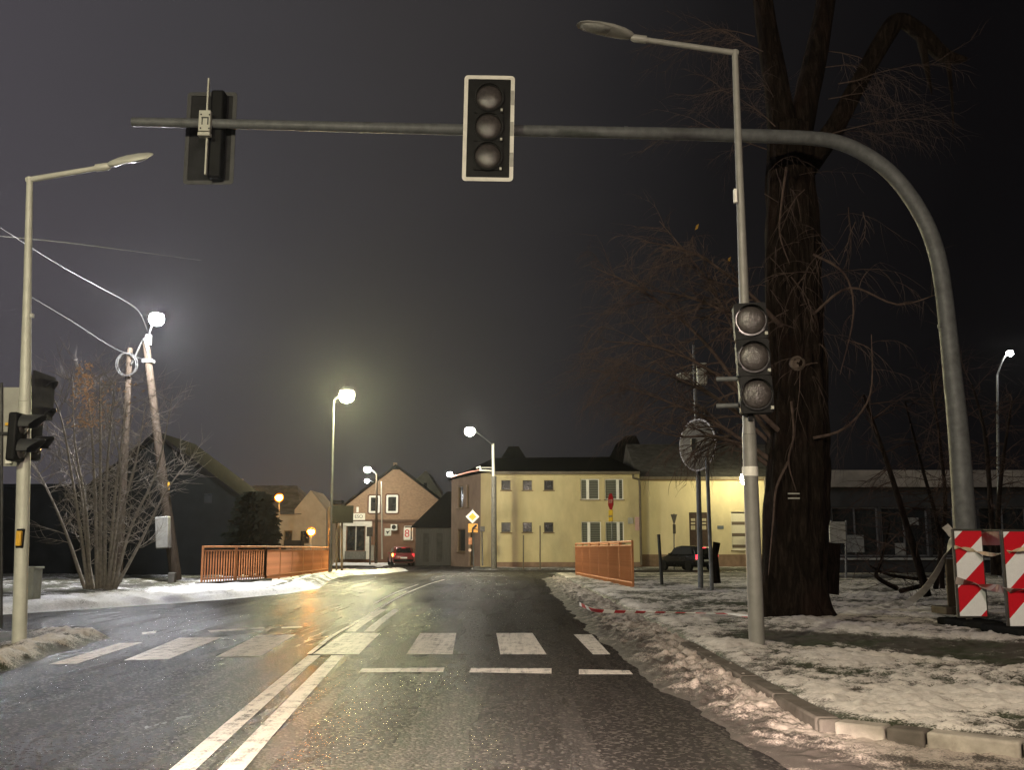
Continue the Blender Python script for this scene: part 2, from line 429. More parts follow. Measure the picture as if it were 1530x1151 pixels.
# --- left verge beyond the side road
def vx(y):
    for (ya, xa), (yb, xb) in zip(VE, VE[1:]):
        if ya <= y <= yb: return xa + (xb - xa) * (y - ya) / (yb - ya)
    return VE[-1][1]
VE = [(14, -10.4), (16.2, -9.2), (19, -7.6), (22, -6.2), (25, -5.35), (28, -5.2), (33, -5.9), (38, -6.4), (42, -6.3), (46, -5.6), (60, -6.0)]
def ve_z(x, y, u):
    e = vx(y) - x
    edge = smooth(0, .35, e)
    ridge = math.exp(-((e - .6) / .4) ** 2) * (.09 + .06 * fbm(x, y, 1.6, 4))
    return zr(y) + edge * (.06 + ridge + .045 * fbm(x, y, 2.2, 4) + .05 * smooth(1.5, 4, e)) - .012 * (1 - edge)
def ve_s(x, y, z, u):
    e = vx(y) - x
    s = .78 + .28 * fbm(x, y, 1.4, 4) - .5 * smooth(2.6, 4.5, e)
    s -= .75 * math.exp(-((e - 1.25 - .25 * fbm(0, y, .6)) / .12) ** 2)
    s -= .35 * smooth(27, 31, y) * (1 - smooth(40, 46, y)) * (1 - smooth(.6, 1.2, e))
    return s
structure(grid('snowy_verge', georows(14, 60, 220), lambda y: (vx(y) - 14, vx(y) + .05), ve_z, ve_s, snow_left, 170))
# --- pavement strip in front of the far houses
structure(grid('far_pavement', [64 + i * .5 for i in range(20)], lambda y: (-2.6, 34), lambda x, y, u: zr(y) + .10 * smooth(64, 64.6, y) - .01 + .02 * fbm(x, y, 1.5), lambda x, y, z, u: .38 + .4 * fbm(x, y, .5), snow_left, 120))
structure(grid('snow_patch_on_road', [44.5 + i * .2 for i in range(12)], lambda y: (1.6, 5.5), lambda x, y, u: zr(y) + .02 * math.sin(math.pi * u) + .001, lambda x, y, z, u: .75 * math.sin(math.pi * u) ** .5 + .2 * fbm(x, y, 2), snow_left, 40))
structure(grid('shop_forecourt', [74 + i * 1 for i in range(14)], lambda y: (-15, -9.6 + (y - 74) * -.02), lambda x, y, u: zr(y) + .12 * smooth(0, .1, 1 - u) - .01 + .03 * fbm(x, y, 1.2), lambda x, y, z, u: .8 + .3 * fbm(x, y, .9), snow_left, 60))

# ------------------------------------------------------------------ street lamps (near, unlit)
def luminaire(tip, root, w, parent, metal, roll=0):
    """flat cobra-head luminaire from its spigot (root) to its tip"""
    ax = (tip - root); ln = ax.length; ax.normalize()
    side = ax.cross(Vector((0, 0, 1))).normalized(); up = side.cross(ax)
    if roll: up, side = up * math.cos(roll) + side * math.sin(roll), side * math.cos(roll) - up * math.sin(roll)
    sh = MB(); rings = []
    for t, ww, top, bot in ((0, .25, .25, -.3), (.06, .5, .42, -.55), (.2, .8, .62, -.55), (.4, 1, .72, -.3), (.65, 1, .66, -.12), (.85, .85, .5, -.06), (.96, .55, .28, -.03), (1, .2, .1, 0)):
        c = root + ax * ln * t; pts = []
        for k in range(16):
            a = 2 * math.pi * k / 16
            y = math.sin(a); pts.append(c + side * (w * .5 * ww * math.copysign(abs(math.cos(a)) ** .7, math.cos(a))) + up * (w * .28 * (top * y if y > 0 else -bot * y)))
        rings.append(pts)
    sh.loft(rings)
    head = sh.build('lamp_head', metal, parent, 50)
    g = MB(); rings = []
    for t, ww, d in ((.42, .5, 0.02), (.46, .78, .2), (.6, .84, .3), (.8, .72, .26), (.9, .5, .12), (.93, .3, .0)):
        c = root + ax * ln * t - up * w * .02; pts = []
        for k in range(14):
            a = 2 * math.pi * k / 14; y = math.sin(a)
            pts.append(c + side * (w * .5 * ww * math.cos(a)) + up * (w * .28 * (y * .1 if y > 0 else y * d * 1.6)))
        rings.append(pts)
    g.loft(rings)
    g.build('lens', lamp_glass, head, 60)
    return head
lamp_glass = M('lamp_glass', (.22, .22, .21), .2, 0, .2, 30)
label_white = M('white_label', (.8, .78, .72), .5, 0, .05, 20)
def near_lamp(base, lean_top, arm_end, tip, r0, r1, split, label, metal, roll=0):
    name = 'street_lamp'
    t = thing(name, label, 'street lamp', base)
    b = MB(); up = lean_top - base
    pts = [base - Vector((0, 0, .15)), base + up * split * .5, base + up * split]
    b.tube(pts, [r0, r0 * .96, r0 * .92], 24)
    b.tube([base + up * (split + .0005), base + up * (split + .012)], [r0 * .92, (r0 + r1) * .56], 24)
    b.tube([base + up * (split + .012), base + up * .75, lean_top], [(r0 + r1) * .56, r1 * 1.25, r1], 24)
    b.build('pole', metal, t, 30)
    a = MB(); a.tube([lean_top + Vector((0, 0, -.03)) - (arm_end - lean_top).normalized() * r1, arm_end], [r1 * .95, r1 * .85], 16)
    a.build('arm', metal, t)
    k = MB(); d = (arm_end - lean_top).normalized(); k.tube([arm_end - d * .12, arm_end + d * .02, arm_end + d * .06], [r1 * 1.25, r1 * 1.25, r1 * .7], 16)
    k.build('spigot', metal, t)
    luminaire(tip, arm_end + d * .03 + Vector((0, 0, .03)), .26, t, metal, roll)
    return t
# right lamp
RB = Vector((G(1131, 965, .12).x, G(1131, 965, .12).y, .10)); YR = RB.y
rl = near_lamp(RB, P(1098, 75, YR), P(950, 57, YR - .1), P(862, 36, YR - .25), .083, .035, .335, 'pale street lamp post on the snowy pavement carrying the three lens signal', steel_mid)
b = MB(); c0 = P(1121, 712, YR); c1 = P(1120.5, 698, YR); b.tube([c0, c1], .085, 24); b.build('band', label_white, rl)
b = MB(); c = P(1098.5, 293, YR - .05); b.box(c, (.035, .06, .16)); b.build('junction_box', label_white, rl, bev=.006)
# left lamp
LB = Vector((G(30, 957, .1).x, G(30, 957, .1).y, .06)); YL = LB.y
ll = near_lamp(LB, P(44.5, 265, YL), P(158, 249, YL - .1), P(228, 232, YL - .25), .078, .037, .5, 'pale street lamp post on the traffic island with yellow push button', steel_pale, R(38))
b = MB(); c = P(28.5, 805, YL - .09); b.box(c, (.06, .06, .17)); pb = b.build('push_button', yellow_plastic, ll, bev=.012)
b = MB(); b.box(c + Vector((0, .035, 0)), (.085, .05, .22)); b.build('button_housing', black_plastic, ll, bev=.01)
b = MB(); c = P(48, 472, YL - .05); b.box(c, (.035, .05, .05)); b.build('clamp', steel_pale, ll, bev=.006)

# ------------------------------------------------------------------ gantry
YA = 13.3
gp = [G(1442, 931, .12)]; gY = 14.2
base = Vector((P(1446, 925, gY).x, gY, .1))
gt = thing('signal_gantry', 'tall galvanised curved mast arm reaching over the road', 'signal mast', base)
path = [(1448, 930), (1441, 780), (1432, 650), (1423, 560), (1415, 480), (1409, 430), (1401, 385), (1386, 340), (1362, 297), (1330, 258), (1292, 230), (1250, 212), (1205, 206), (1150, 203.5), (1100, 202), (930, 198), (770, 195), (690, 193.5), (500, 189), (340, 185), (197, 182)]
mb = MB(); pts = []; rad = []
rr = [.165, .152, .142, .13, .122, .12, .119, .117, .115, .112, .109, .106, .103, .1, .098, .085, .082, .08, .072, .066, .062]
for (px, py), r in zip(path, rr):
    Y = gY if px > 1300 else gY - (1300 - px) / 1100 * 1.2
    pts.append(P(px, py, Y)); rad.append(r)
pp, rq = cat(pts[:], rad[:])
mb.tube(pp, rq, 24)
mb.build('mast', steel, gt, 50)
for px, py, r in ((935, 198, .092), (1415, 487, .130), (272, 183.5, .068)):
    Y = gY if px > 1300 else gY - (1300 - px) / 1100 * 1.2
    a = P(px, py, Y); d = Vector((1, .05, 0)) if px < 1300 else (P(1423, 560, gY) - P(1415, 480, gY)).normalized()
    b = MB(); b.tube([a - d * .025, a + d * .025], r, 24); b.build('joint_collar', steel, gt, 30)
b = MB(); b.box(base + Vector((0, 0, .03)), (.6, .6, .04)); b.build('base_plate', steel, gt, bev=.008)

# ------------------------------------------------------------------ traffic signals
def rrect(w, h, r, n=5):
    o = []
    for cx, cy, a0 in ((w / 2 - r, h / 2 - r, 0), (-w / 2 + r, h / 2 - r, 90), (-w / 2 + r, -h / 2 + r, 180), (w / 2 - r, -h / 2 + r, 270)):
        for k in range(n + 1):
            a = R(a0 + 90 * k / n); o.append((cx + r * math.cos(a), cy + r * math.sin(a)))
    return o
def ring_prism(mb, outer, inner, M_, th):
    n = len(outer)
    vs = [M_ @ Vector((*p, 0)) for p in outer] + [M_ @ Vector((*p, 0)) for p in inner] + [M_ @ Vector((*p, th)) for p in outer] + [M_ @ Vector((*p, th)) for p in inner]
    fs = []
    for i in range(n):
        j = (i + 1) % n
        fs += [(i, j, n + j, n + i), (2 * n + i, 3 * n + i, 3 * n + j, 2 * n + j), (i, 2 * n + i, 2 * n + j, j), (n + i, n + j, 3 * n + j, 3 * n + i)]
    mb.add(vs, fs)
def signal(name, label, c, face, size, nsec, lens_r, parent_cat='traffic light', board=None, visor=.16, vis_len=1.0, pitch=None, depth=.2, clips=True, tilt=0.0):
    """c: centre of the front face; face: direction it looks; size: (w,h)"""
    w, h = size; face = face.normalized()
    x = face.cross(Vector((0, 0, 1))) * -1; x.normalize()
    y = Vector((0, 0, 1)); 
    if tilt:
        y = (Matrix.Rotation(tilt, 3, face) @ y); x = (Matrix.Rotation(tilt, 3, face) @ x)
    t = thing(name, label, parent_cat, c)
    Mf = Mx(c, x, y, face)
    back = Mx(c - face * depth, x, y, face)
    b = MB(); step = h / nsec
    for i in range(nsec):
        zc = (i - (nsec - 1) / 2) * step
        b.prism([(px, py + zc) for px, py in rrect(w, step - .004, .03)], Mx(c - face * depth, x, y, face), depth)
    b.build('housing', black_plastic, t, 35)
    pitch = pitch or step
    for i in range(nsec):
        zc = ((nsec - 1) / 2 - i) * pitch
        lc = c + y * zc
        l = MB(); prof = []
        for k in range(9):
            a = k / 8 * math.pi / 2 * .98; prof.append((lens_r * math.cos(a), .012 + lens_r * .34 * math.sin(a)))
        l.lathe([(lens_r, -.01)] + prof, Mx(lc, x, y, face), 32)
        l.build('lens', lens_glass, t, 60)
        v = MB(); n = 30; rings = []
        for k in range(n + 1):
            a = R(-38) + R(256) * k / n
            deep = visor * vis_len * (.25 + .75 * (.5 + .5 * math.sin(a)))
            for rr_ in (lens_r * 1.07, lens_r * 1.14):
                pass
            p = lambda r_, d_: lc + x * r_ * math.cos(a) + y * r_ * math.sin(a) + face * d_
            rings.append([p(lens_r * 1.05, 0), p(lens_r * 1.05, deep), p(lens_r * 1.12, deep), p(lens_r * 1.12, 0)])
        v.loft(rings)
        v.build('visor', black_plastic, t, 40)
        rim = MB(); ring_prism(rim, [(lens_r * 1.12 * math.cos(2 * math.pi * k / 32), lens_r * 1.12 * math.sin(2 * math.pi * k / 32)) for k in range(32)], [(lens_r * 1.0 * math.cos(2 * math.pi * k / 32), lens_r * 1.0 * math.sin(2 * math.pi * k / 32)) for k in range(32)], Mx(lc, x, y, face), .03)
        rim.build('lens_rim', gloss_black, t, 40)
        if clips:
            q = MB(); q.box(lc + x * lens_r * .98 - y * lens_r * .98 + face * .012, (.03, .03, .036)); q.build('clip', steel_pale, t, bev=.004)
    if board:
        bw, bh, bwid = board
        q = MB(); q.prism(rrect(bw - .02, bh - .02, .04), Mx(c - face * .05, x, y, face), .018)
        bo = q.build('contrast_board', black_plastic, t, 35)
        q = MB(); ring_prism(q, rrect(bw, bh, .055), rrect(bw - 2 * bwid, bh - 2 * bwid, .012), Mx(c - face * .0315, x, y, face), .012)
        q.build('border', white_paint, bo, 35)
    return t
gloss_black = M('gloss_black', (.02, .02, .02), .12, 0, .2, 20)
YS = 13.15
c = P(730, 190, YS)
sc_ = YS / (F * ct + (CY - 190) * 0)  # metres per pixel, roughly
mpp = (P(731, 190, YS) - P(730, 190, YS)).length
sg = signal('traffic_signal', 'black three lens signal with white bordered board hung over the road', c, Vector((0.0, -1, -.02)), (.40, 1.24), 3, 19.5 * mpp, board=(76 * mpp, 167 * mpp, 5.8 * mpp), pitch=46.2 * mpp, vis_len=.45, tilt=R(-1))
reflect_grey = M('worn_border', (.38, .37, .34), .6, 0, .2, 9)  # grey patches painting the uneven reflection along the white border
for x_, a, bb_ in ((765.6, 135, 158), (764.8, 182, 204), (764.2, 228, 250)):
    p0 = P(x_, (a + bb_) / 2, YS + .03); b = MB(); b.box(p0 + Vector((0, -.0145, 0)), (5.2 * mpp, .008, (bb_ - a) * mpp)); b.build('worn_border_patch', reflect_grey, sg)
b = MB(); b.box(P(730, 192, YS + .2), (.12, .3, .28)); b.build('mounting_bracket', steel, sg, bev=.01)
# signal on the right lamp post
YG = YR - .13
mpr = (P(1131, 530, YG) - P(1130, 530, YG)).length
sg2 = signal('traffic_signal', 'unlit three lens signal clamped to the right lamp post', P(1126, 534, YG - .06), Vector((-.13, -1, 0)), (48 * mpr, 167 * mpr), 3, 21.5 * mpr, pitch=56 * mpr, depth=.19, tilt=R(2.2), vis_len=.55)
for yy in (470, 600):
    b = MB(); b.box(P(1122, yy, YG + .12), (.14, .16, .05)); b.build('pole_clamp', dark_metal, sg2, bev=.006)
b = MB(); b.box(P(1121, 622, YG + .05), (.05, .05, .1)); b.build('cable_gland', black_plastic, sg2)
for yy in (566, 606):
    b = MB(); b.cyl(P(1104, yy, YR), P(1071, yy + 1, YR + .1), .027); b.build('bracket', steel, sg2)
# left post: pedestrian head with two visors pointing right, signal behind, grey sign board
def side_head(name, label, px0, px1, py0, py1, Y, nvis, vl, fwd):
    mp = (P(1, 600, Y) - P(0, 600, Y)).length
    c = P((px0 + px1) / 2, (py0 + py1) / 2, Y)
    t = thing(name, label, 'traffic light', c)
    hh = (py1 - py0) * mp; ww = (px1 - px0) * mp
    b = MB(); b.box(c, (ww, .30, hh)); b.build('housing', black_plastic, t, bev=.025)
    for i in range(nvis):
        zc = hh / 2 - hh / nvis * (i + .5)
        v = MB(); rings = []
        for k in range(17):
            a = R(-10) + R(200) * k / 16
            p = lambda r_, d_: c + Vector((ww / 2 + d_, 0, zc)) + Vector((0, 0, 1)) * r_ * math.sin(a) + fwd * r_ * math.cos(a)
            dp = vl * (.45 + .55 * max(math.sin(a), 0))
            rings.append([p(.115, -.01), p(.115, dp), p(.125, dp), p(.125, -.01)])
        v.loft(rings); v.build('visor', dark_plastic, t, 50)
        l = MB(); l.lathe([(.105, 0), (.1, .02), (.06, .035), (.001, .042)], Mx(c + Vector((ww / 2, 0, zc)), Vector((0, 1, 0)), Vector((0, 0, 1)), Vector((1, 0, 0))), 20); l.build('lens', lens_glass, t, 60)
    return t
dark_plastic = M('dark_plastic', (.035, .036, .038), .45, 0, .2, 8)
side_head('pedestrian_signal', 'black two lens head with round visors facing the side road', 19, 33, 618, 690, YL - .16, 2, .26, Vector((0, 1, 0)))
t = side_head('traffic_signal', 'dark signal with an edge on contrast board behind the left lamp post', 45, 58, 562, 688, YL + .75, 3, .2, Vector((0, 1, 0)))
b = MB(); b.box(P(64, 592, YL + .62), (.03, .55, .55)); b.build('contrast_board', board_edge, t)
sb = thing('sign_board', 'grey board of two panels on a thin post left of the island lamp', 'sign', P(12, 640, YL + .5))
mp = (P(1, 600, YL + .5) - P(0, 600, YL + .5)).length
for y0, y1 in ((579, 646), (648, 697)):
    b = MB(); cc = P(7, (y0 + y1) / 2, YL + .5); b.prism(rrect(50 * mp, (y1 - y0) * mp, .03), Mx(cc, Vector((1, 0, 0)), Vector((0, 0, 1)), Vector((0, -1, 0))), .02); b.build('panel', grey_paint, sb)
b = MB(); b.cyl(P(2.5, 572, YL + .46), P(2, 940, YL + .46), .016); b.build('post', dark_metal, sb)
for yy in (648,):
    b = MB(); b.box(P(10, yy, YL + .455), (36 * mp, .03, .03)); b.build('clamp_rail', dark_metal, sb)
b = MB(); b.box(P(13.5, 687, YL + .455), (9 * mp, .03, 12 * mp)); b.build('sticker', label_white, sb)
b = MB(); b.box(P(13, 634, YL + .455), (9 * mp, .03, 4 * mp)); b.build('marker', yellow_plastic, sb)
# overhead signal facing away, on the arm's left end
YB = gY - (1300 - 306) / 1100 * 1.2
mp = (P(307, 190, YB) - P(306, 190, YB)).length
os_ = thing('traffic_signal', 'dark signal facing away with bordered board and white mounting rail', 'traffic light', P(312, 200, YB))
def pbox(mb, x0, x1, y0, y1, Y, th, Y2=None):
    a = P(x0, y1, Y); c = P(x1, y0, Y)
    mb.box(((a.x + c.x) / 2, Y, (a.z + c.z) / 2), (abs(c.x - a.x), th, abs(c.z - a.z)))
b = MB(); a = P(315, 207, YB + .3); b.prism(rrect(74 * mp, 146 * mp, .05), Mx(a, Vector((1, 0, 0)), Vector((0, 0, 1)), Vector((0, -1, 0))), .015); bo = b.build('contrast_board', board_back, os_)
b = MB(); ring_prism(b, rrect(76 * mp, 148 * mp, .05), rrect(64 * mp, 136 * mp, .02), Mx(a + Vector((0, -.017, 0)), Vector((1, 0, 0)), Vector((0, 0, 1)), Vector((0, -1, 0))), .012); b.build('border', board_edge, bo)
b = MB(); pbox(b, 312, 338, 138, 268, YB + .17, .2); b.build('housing', black_plastic, os_, bev=.03)
b = MB(); pbox(b, 308.5, 313.5, 117, 166, YB - .03, .05); b.build('mounting_rail', steel_pale, os_, bev=.005)
b = MB(); pbox(b, 305.5, 311, 207, 261, YB - .03, .05); b.build('mounting_rail', steel_pale, os_, bev=.005)
b = MB(); pbox(b, 297, 316, 166, 197, YB - .09, .08); pbox(b, 296.5, 315, 198.5, 204, YB - .1, .1); cl = b.build('clamp_block', steel_pale, os_, bev=.008)
b = MB()
for (x, y) in ((300.5, 170.5), (313, 171), (299.5, 191), (312, 191.5)): b.cyl(P(x, y, YB - .128), P(x, y, YB - .14), .012, n=10)
pbox(b, 301, 303.2, 176, 186, YB - .128, .01); pbox(b, 309.5, 312, 176, 186, YB - .128, .01); pbox(b, 301, 312, 174.5, 176.5, YB - .128, .01)
b.build('bolt', dark_metal, cl)

# ------------------------------------------------------------------ lit lamps
halo_glow = glow('lit_amber_plastic', (1, .17, .004), 1.0)
AMB = (1, .34, .03)
def lit(name, parent, pos, r, col, strength, arm_from=None, ra=.035, flat=.95):
    if arm_from is not None:
        b = MB(); mid = (arm_from + pos) / 2 + Vector((0, 0, .15 if pos.z >= arm_from.z else .1))
        pts, rad = cat([arm_from, mid, pos + Vector((0, 0, r * .9))], [ra, ra, ra]); b.tube(pts, rad, 8); b.build('lamp_arm', steel, parent)
    b = MB(); b.ball(pos + Vector((0, 0, r * .62)), r * .95, r * .95, r * .5, 16, 6, 0.0, 1.0); hd = b.build('lamp_head', steel, parent)
    b = MB(); b.ball(pos, r, r, r * flat, 14, 8); bl = b.build('bulb', glow('lit_' + name, col, strength), hd)
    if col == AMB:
        b = MB(); b.tube([pos + Vector((1.15 * r * math.cos(a), .02, 1.15 * r * math.sin(a))) for a in [2 * math.pi * k / 24 for k in range(25)]], r * .4, 8); b.build('amber_lens_ring', halo_glow, hd)  # glowing ring added as the orange halo around the bulb
    return hd
def lamp_post(label, base, top, pos, r, col, strength, rp=.07, mat=None, group=None, name='street_lamp'):
    t = thing(name, label, 'street lamp', base, group)
    b = MB(); b.tube([base - Vector((0, 0, .3)), base.lerp(top, .5), top], [rp, rp * .8, rp * .6], 12); b.build('pole', mat or steel, t)
    lit('lamp', t, pos, r, col, strength, top, rp * .5)
    return t
WARM = (1, .94, .5); COOL = (.93, .95, 1.0); AMB = (1, .34, .03); NEUT = (1, .93, .74)
# utility pole with bracing, meter box, cable coil and lamp
YU = 29
ub = P(262, 872, YU); ub.z = .05
up = thing('utility_pole', 'leaning wooden utility pole pair with lit lamp, cable coil and grey box', 'utility pole', ub)
b = MB(); b.tube([P(263, 868, YU), P(240, 690, YU), P(218, 512, YU)], [.16, .13, .1], 14); b.build('pole', wood_pole, up, 50)
b = MB(); b.tube([P(175, 870, YU + .6), P(186, 680, YU + .3), P(194, 520, YU)], [.14, .11, .085], 14); b.build('brace_pole', wood_pole, up, 50)
for px in (173, 257):
    b = MB(); pbox(b, px - 5.5, px + 5.5, 856, 884, YU - .2, .22); b.build('concrete_footing', concrete, up, bev=.015)
b = MB(); pts = [P(188 + 15 * math.cos(a), 545 + 17 * math.sin(a), YU - .1) for a in [2 * math.pi * k / 28 for k in range(29)]]; b.tube(pts, .022, 6); pts = [p + Vector((.03, .05, .02)) for p in pts]; b.tube(pts, .02, 6); b.build('cable_coil', cable_m, up)
b = MB(); cc = P(244, 796, YU - .25); b.box(cc, (.36, .28, .88), Matrix.Rotation(R(-5), 3, 'Y')); b.build('meter_box', grey_paint, up, bev=.02)
b = MB(); b.tube([P(223, 536, YU - .12), P(215, 505, YU - .12), P(211, 512, YU - .12), P(203, 530, YU - .05), P(196, 545, YU - .05)], .03, 6); b.build('insulator_cable', cable_m, up)
b = MB(); b.box(P(222, 540, YU), (.3, .26, .1)); b.build('pole_strap', steel, up)
b = MB(); b.box(P(222, 508, YU), (.16, .1, .3)); b.build('cross_bracket', steel_pale, up)
b = MB(); pbox(b, 250.5, 253.5, 721, 732, YU - .17, .05); b.build('pole_plate', yellow_plastic, up)
lit('utility_lamp', up, P(234, 477, YU - 1.6), .20, (.96, .95, 1), 3300, P(220, 508, YU), .03)
# lamp over the left lane
Y2 = 44
b2 = P(493, 856, Y2); b2.z = zr(Y2)
lamp_post('thin lit street lamp behind the dark billboard, brightest over the left lane', b2, P(499, 598, Y2), P(518, 592, Y2 - 1.2), .31, WARM, 3000, .07, dark_metal)
# concrete pole in front of the yellow house with two lit lamps
Y3 = 65
b3 = P(738, 846, Y3); b3.z = zr(Y3)
cp = thing('lamp_pole', 'concrete pole with two lit lamps in front of the yellow house', 'street lamp', b3)
b = MB(); b.tube([b3 - Vector((0, 0, .3)), P(738, 712, Y3)], [.19, .16], 12); b.build('lower_pole', concrete, cp)
b = MB(); b.tube([P(737.5, 716, Y3), P(736.5, 663, Y3)], [.1, .09], 12); b.build('upper_pole', steel_pale, cp)
lit('lamp', cp, P(702, 645, Y3 - 4), .30, NEUT, 620, P(736.5, 665, Y3), .035)
b = MB(); b.tube([P(735, 704, Y3), P(716, 703, Y3 - .3)], .06, 8); b.tube([P(735, 699, Y3), P(718, 699, Y3 - .3)], .025, 8); b.tube([P(712, 700, Y3 - .3), P(717, 697.5, Y3 - .3), P(719, 704, Y3 - .3)], .06, 8); b.build('bracket', steel_pale, cp)
lit('lower_lamp', cp, P(672, 709, Y3 - 1.2), .17, COOL, 420)
b = MB(); b.tube([P(716, 703, Y3 - .3), P(700, 706, Y3 - .6), P(675, 713, Y3 - 1.2)], .045, 8); b.build('lower_lamp_arm', M('rusty_pipe', (.4, .2, .17), .6, 0, .2, 5), cp)
# further lamps
Y5 = 84
b5 = P(562, 838, Y5); b5.z = zr(Y5)
lamp_post('dark post with a lit lamp in front of the brick house gable', b5, P(563, 709, Y5), P(549, 702, Y5 - .6), .27, NEUT, 900, .13, wood_pole)
b = MB()
t6 = lamp_post('small far lit lamp seen just under the lamp of the brick house', Vector((P(560, 838, 104).x, 104, -.38)), P(560, 722, 104), P(548, 719, 103.5), .2, COOL, 500, .09)
t7 = lamp_post('small white lit lamp above the cream house roof', Vector((P(452, 838, 96).x, 96, -.38)), P(452, 742, 96), P(440, 739, 95.5), .24, COOL, 350, .09)
Y8 = 52
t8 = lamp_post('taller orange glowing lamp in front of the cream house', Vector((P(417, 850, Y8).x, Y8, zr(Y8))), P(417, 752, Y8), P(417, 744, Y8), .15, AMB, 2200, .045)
Y9 = 46
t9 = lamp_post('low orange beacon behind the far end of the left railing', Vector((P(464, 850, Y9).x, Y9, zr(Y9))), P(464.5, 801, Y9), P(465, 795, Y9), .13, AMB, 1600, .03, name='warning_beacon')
Y10 = 34
t10 = lamp_post('slim lit lamp post standing behind the striped barrier', Vector((P(1493, 860, Y10).x, Y10, .1)), P(1490, 560, Y10), P(1509, 528, Y10 - .5), .11, (1, .98, .9), 350, .06)
# the two lamps behind the viewer that light the crossing
for lab, bx, by, hx, hy, col, e in (('lit street lamp on the right pavement behind the viewer', 3.0, -4.5, 1.2, -4.5, (1, .80, .66), 0.0), ('lit street lamp on the left pavement behind the viewer', -6.6, -1.5, -5.0, -1.5, (1, .93, .62), 0.0)):
    t = lamp_post(lab, Vector((bx, by, 0)), Vector((bx, by, 6.9)), Vector((hx, hy, 6.8)), .2, col, 2900 if bx > 0 else 3000, .08)

# ------------------------------------------------------------------ railings
def railing(label, runs, name='bridge_railing', h=1.1, gap=.13, low_to_ground=True, r=.0135):
    t = thing(name, label, 'railing', runs[0][0])
    for (a, c, za, zc, stop) in runs:
        d = c - a; ln = d.length; dn = d.normalized(); n = max(int(ln / gap), 2)
        np_ = max(int(round(ln / 2.0)), 1)
        for (z, rr_, nm) in ((h, .03, 'top_rail'), (h - .1, .02, 'upper_rail'), (.14, .02, 'bottom_rail')):
            b = MB(); b.tube([a + Vector((0, 0, z)), c + Vector((0, 0, z))], rr_, 10); b.build(nm, orange_paint, t)
        pm = MB(); pm.box(Vector((0, 0, h / 2 - .02)) + ORG[t.name], (.055, .055, h - .02)); 
        for i in range(np_ + 1):
            b = MB(); b.box(a + d * (i / np_) + Vector((0, 0, h / 2 - .02)), (.055, .055, h + .1)); b.build('post', orange_paint, t)
        zlo = .02 if low_to_ground else .14
        proto = None
        for i in range(1, n):
            p = a + d * (i / n)
            if proto is None:
                b = MB(); b.box(p + Vector((0, 0, (h - .1 + zlo) / 2)), (.02, .035, h - .1 - zlo), Matrix.Rotation(math.atan2(dn.y, dn.x), 3, 'Z')); proto = b.build('baluster', orange_paint, t); p0 = p
            else:
                q = proto.copy(); COL.objects.link(q); q.parent = t; q.location = p - p0
    return t
def on(px, py, z=.1): g = G(px, py, z); return g
la, lb_, lc_ = on(301, 874, .08), on(396, 868, .08), on(491, 855, .03)
railing('orange left bridge railing, bars seen face on then edge on', [(la, lb_, 0, 0, 0), (lb_, lc_, 0, 0, 0)], h=1.04, gap=.135)
b = MB(); d = (lb_ - la)
b.box((la + lb_) / 2 + Vector((0, .05, -.02)), (d.length + .3, .3, .16), Matrix.Rotation(math.atan2(d.y, d.x), 3, 'Z')); structure(b.build('bridge_kerb', concrete, bev=.02))
ra, rb_ = on(946, 880, .1), on(861, 862, .06)
rc_ = Vector((rb_.x + .5, rb_.y + 1.2, zr(36)))
rend = Vector((ra.x + .35, ra.y + 5.5, .05))
railing('orange right bridge railing ending before the thin sign posts', [(ra, rb_, 0, 0, 0)], h=1.16, gap=.18)
railing('second orange railing on the far side of the right one', [(Vector((3.55, 33.2, .02)), Vector((2.9, 38.5, 0)), 0, 0, 0)], h=1.2, gap=.16)

# ------------------------------------------------------------------ right tree
YT = 15.3
tb = Vector((P(1187, 925, YT).x, YT, .1))
tree = thing('tree', 'large old bare tree with dark trunk beside the right lamp post', 'tree', tb)
def bark_tube(mb, pts, rad, n=40, amp=.1, seg=10):
    pp, rq = cat(pts, rad, seg); b = len(mb.v)
    for i, (p, r) in enumerate(zip(pp, rq)):
        t = (pp[min(i + 1, len(pp) - 1)] - pp[max(i - 1, 0)]).normalized()
        a = t.cross(Vector((0, 1, 0))).normalized(); c = t.cross(a)
        for k in range(n):
            w = 2 * math.pi * k / n; dr = a * math.cos(w) + c * math.sin(w)
            q = noise.fractal(Vector((math.cos(w) * 2.2, math.sin(w) * 2.2, p.z * .45)), 1, 2, 3) * .9 + abs(noise.noise(Vector((math.cos(w) * 6, math.sin(w) * 6, p.z * 1.1)))) * .9 - .3
            mb.v.append(p + dr * r * (1 + amp * q))
    for i in range(len(pp) - 1):
        for k in range(n):
            k2 = (k + 1) % n
            mb.f.append([b + i * n + k, b + i * n + k2, b + (i + 1) * n + k2, b + (i + 1) * n + k]); mb.mi.append(0)
    e = b + (len(pp) - 1) * n
    mb.f.append([e + k for k in range(n)]); mb.mi.append(0)
tr = MB()
bark_tube(tr, [P(1190, 940, YT), P(1187, 905, YT), P(1188, 830, YT), P(1188, 700, YT), P(1187, 560, YT), P(1186, 400, YT), P(1183, 280, YT), P(1180, 190, YT)], [.68, .53, .47, .45, .44, .41, .38, .33], 64, .24)
tr.build('trunk', bark_m, tree, 60)
limb = MB()
bark_tube(limb, [P(1178, 260, YT), P(1165, 160, YT + .1), P(1148, 60, YT + .2), P(1130, -60, YT + .3), P(1115, -160, YT)], [.27, .22, .18, .15, .11], 20, .12)
bark_tube(limb, [P(1186, 240, YT + .2), P(1204, 150, YT + .3), P(1225, 50, YT + .5), P(1240, -50, YT + .6), P(1250, -170, YT + .6)], [.26, .21, .18, .15, .12], 20, .12)
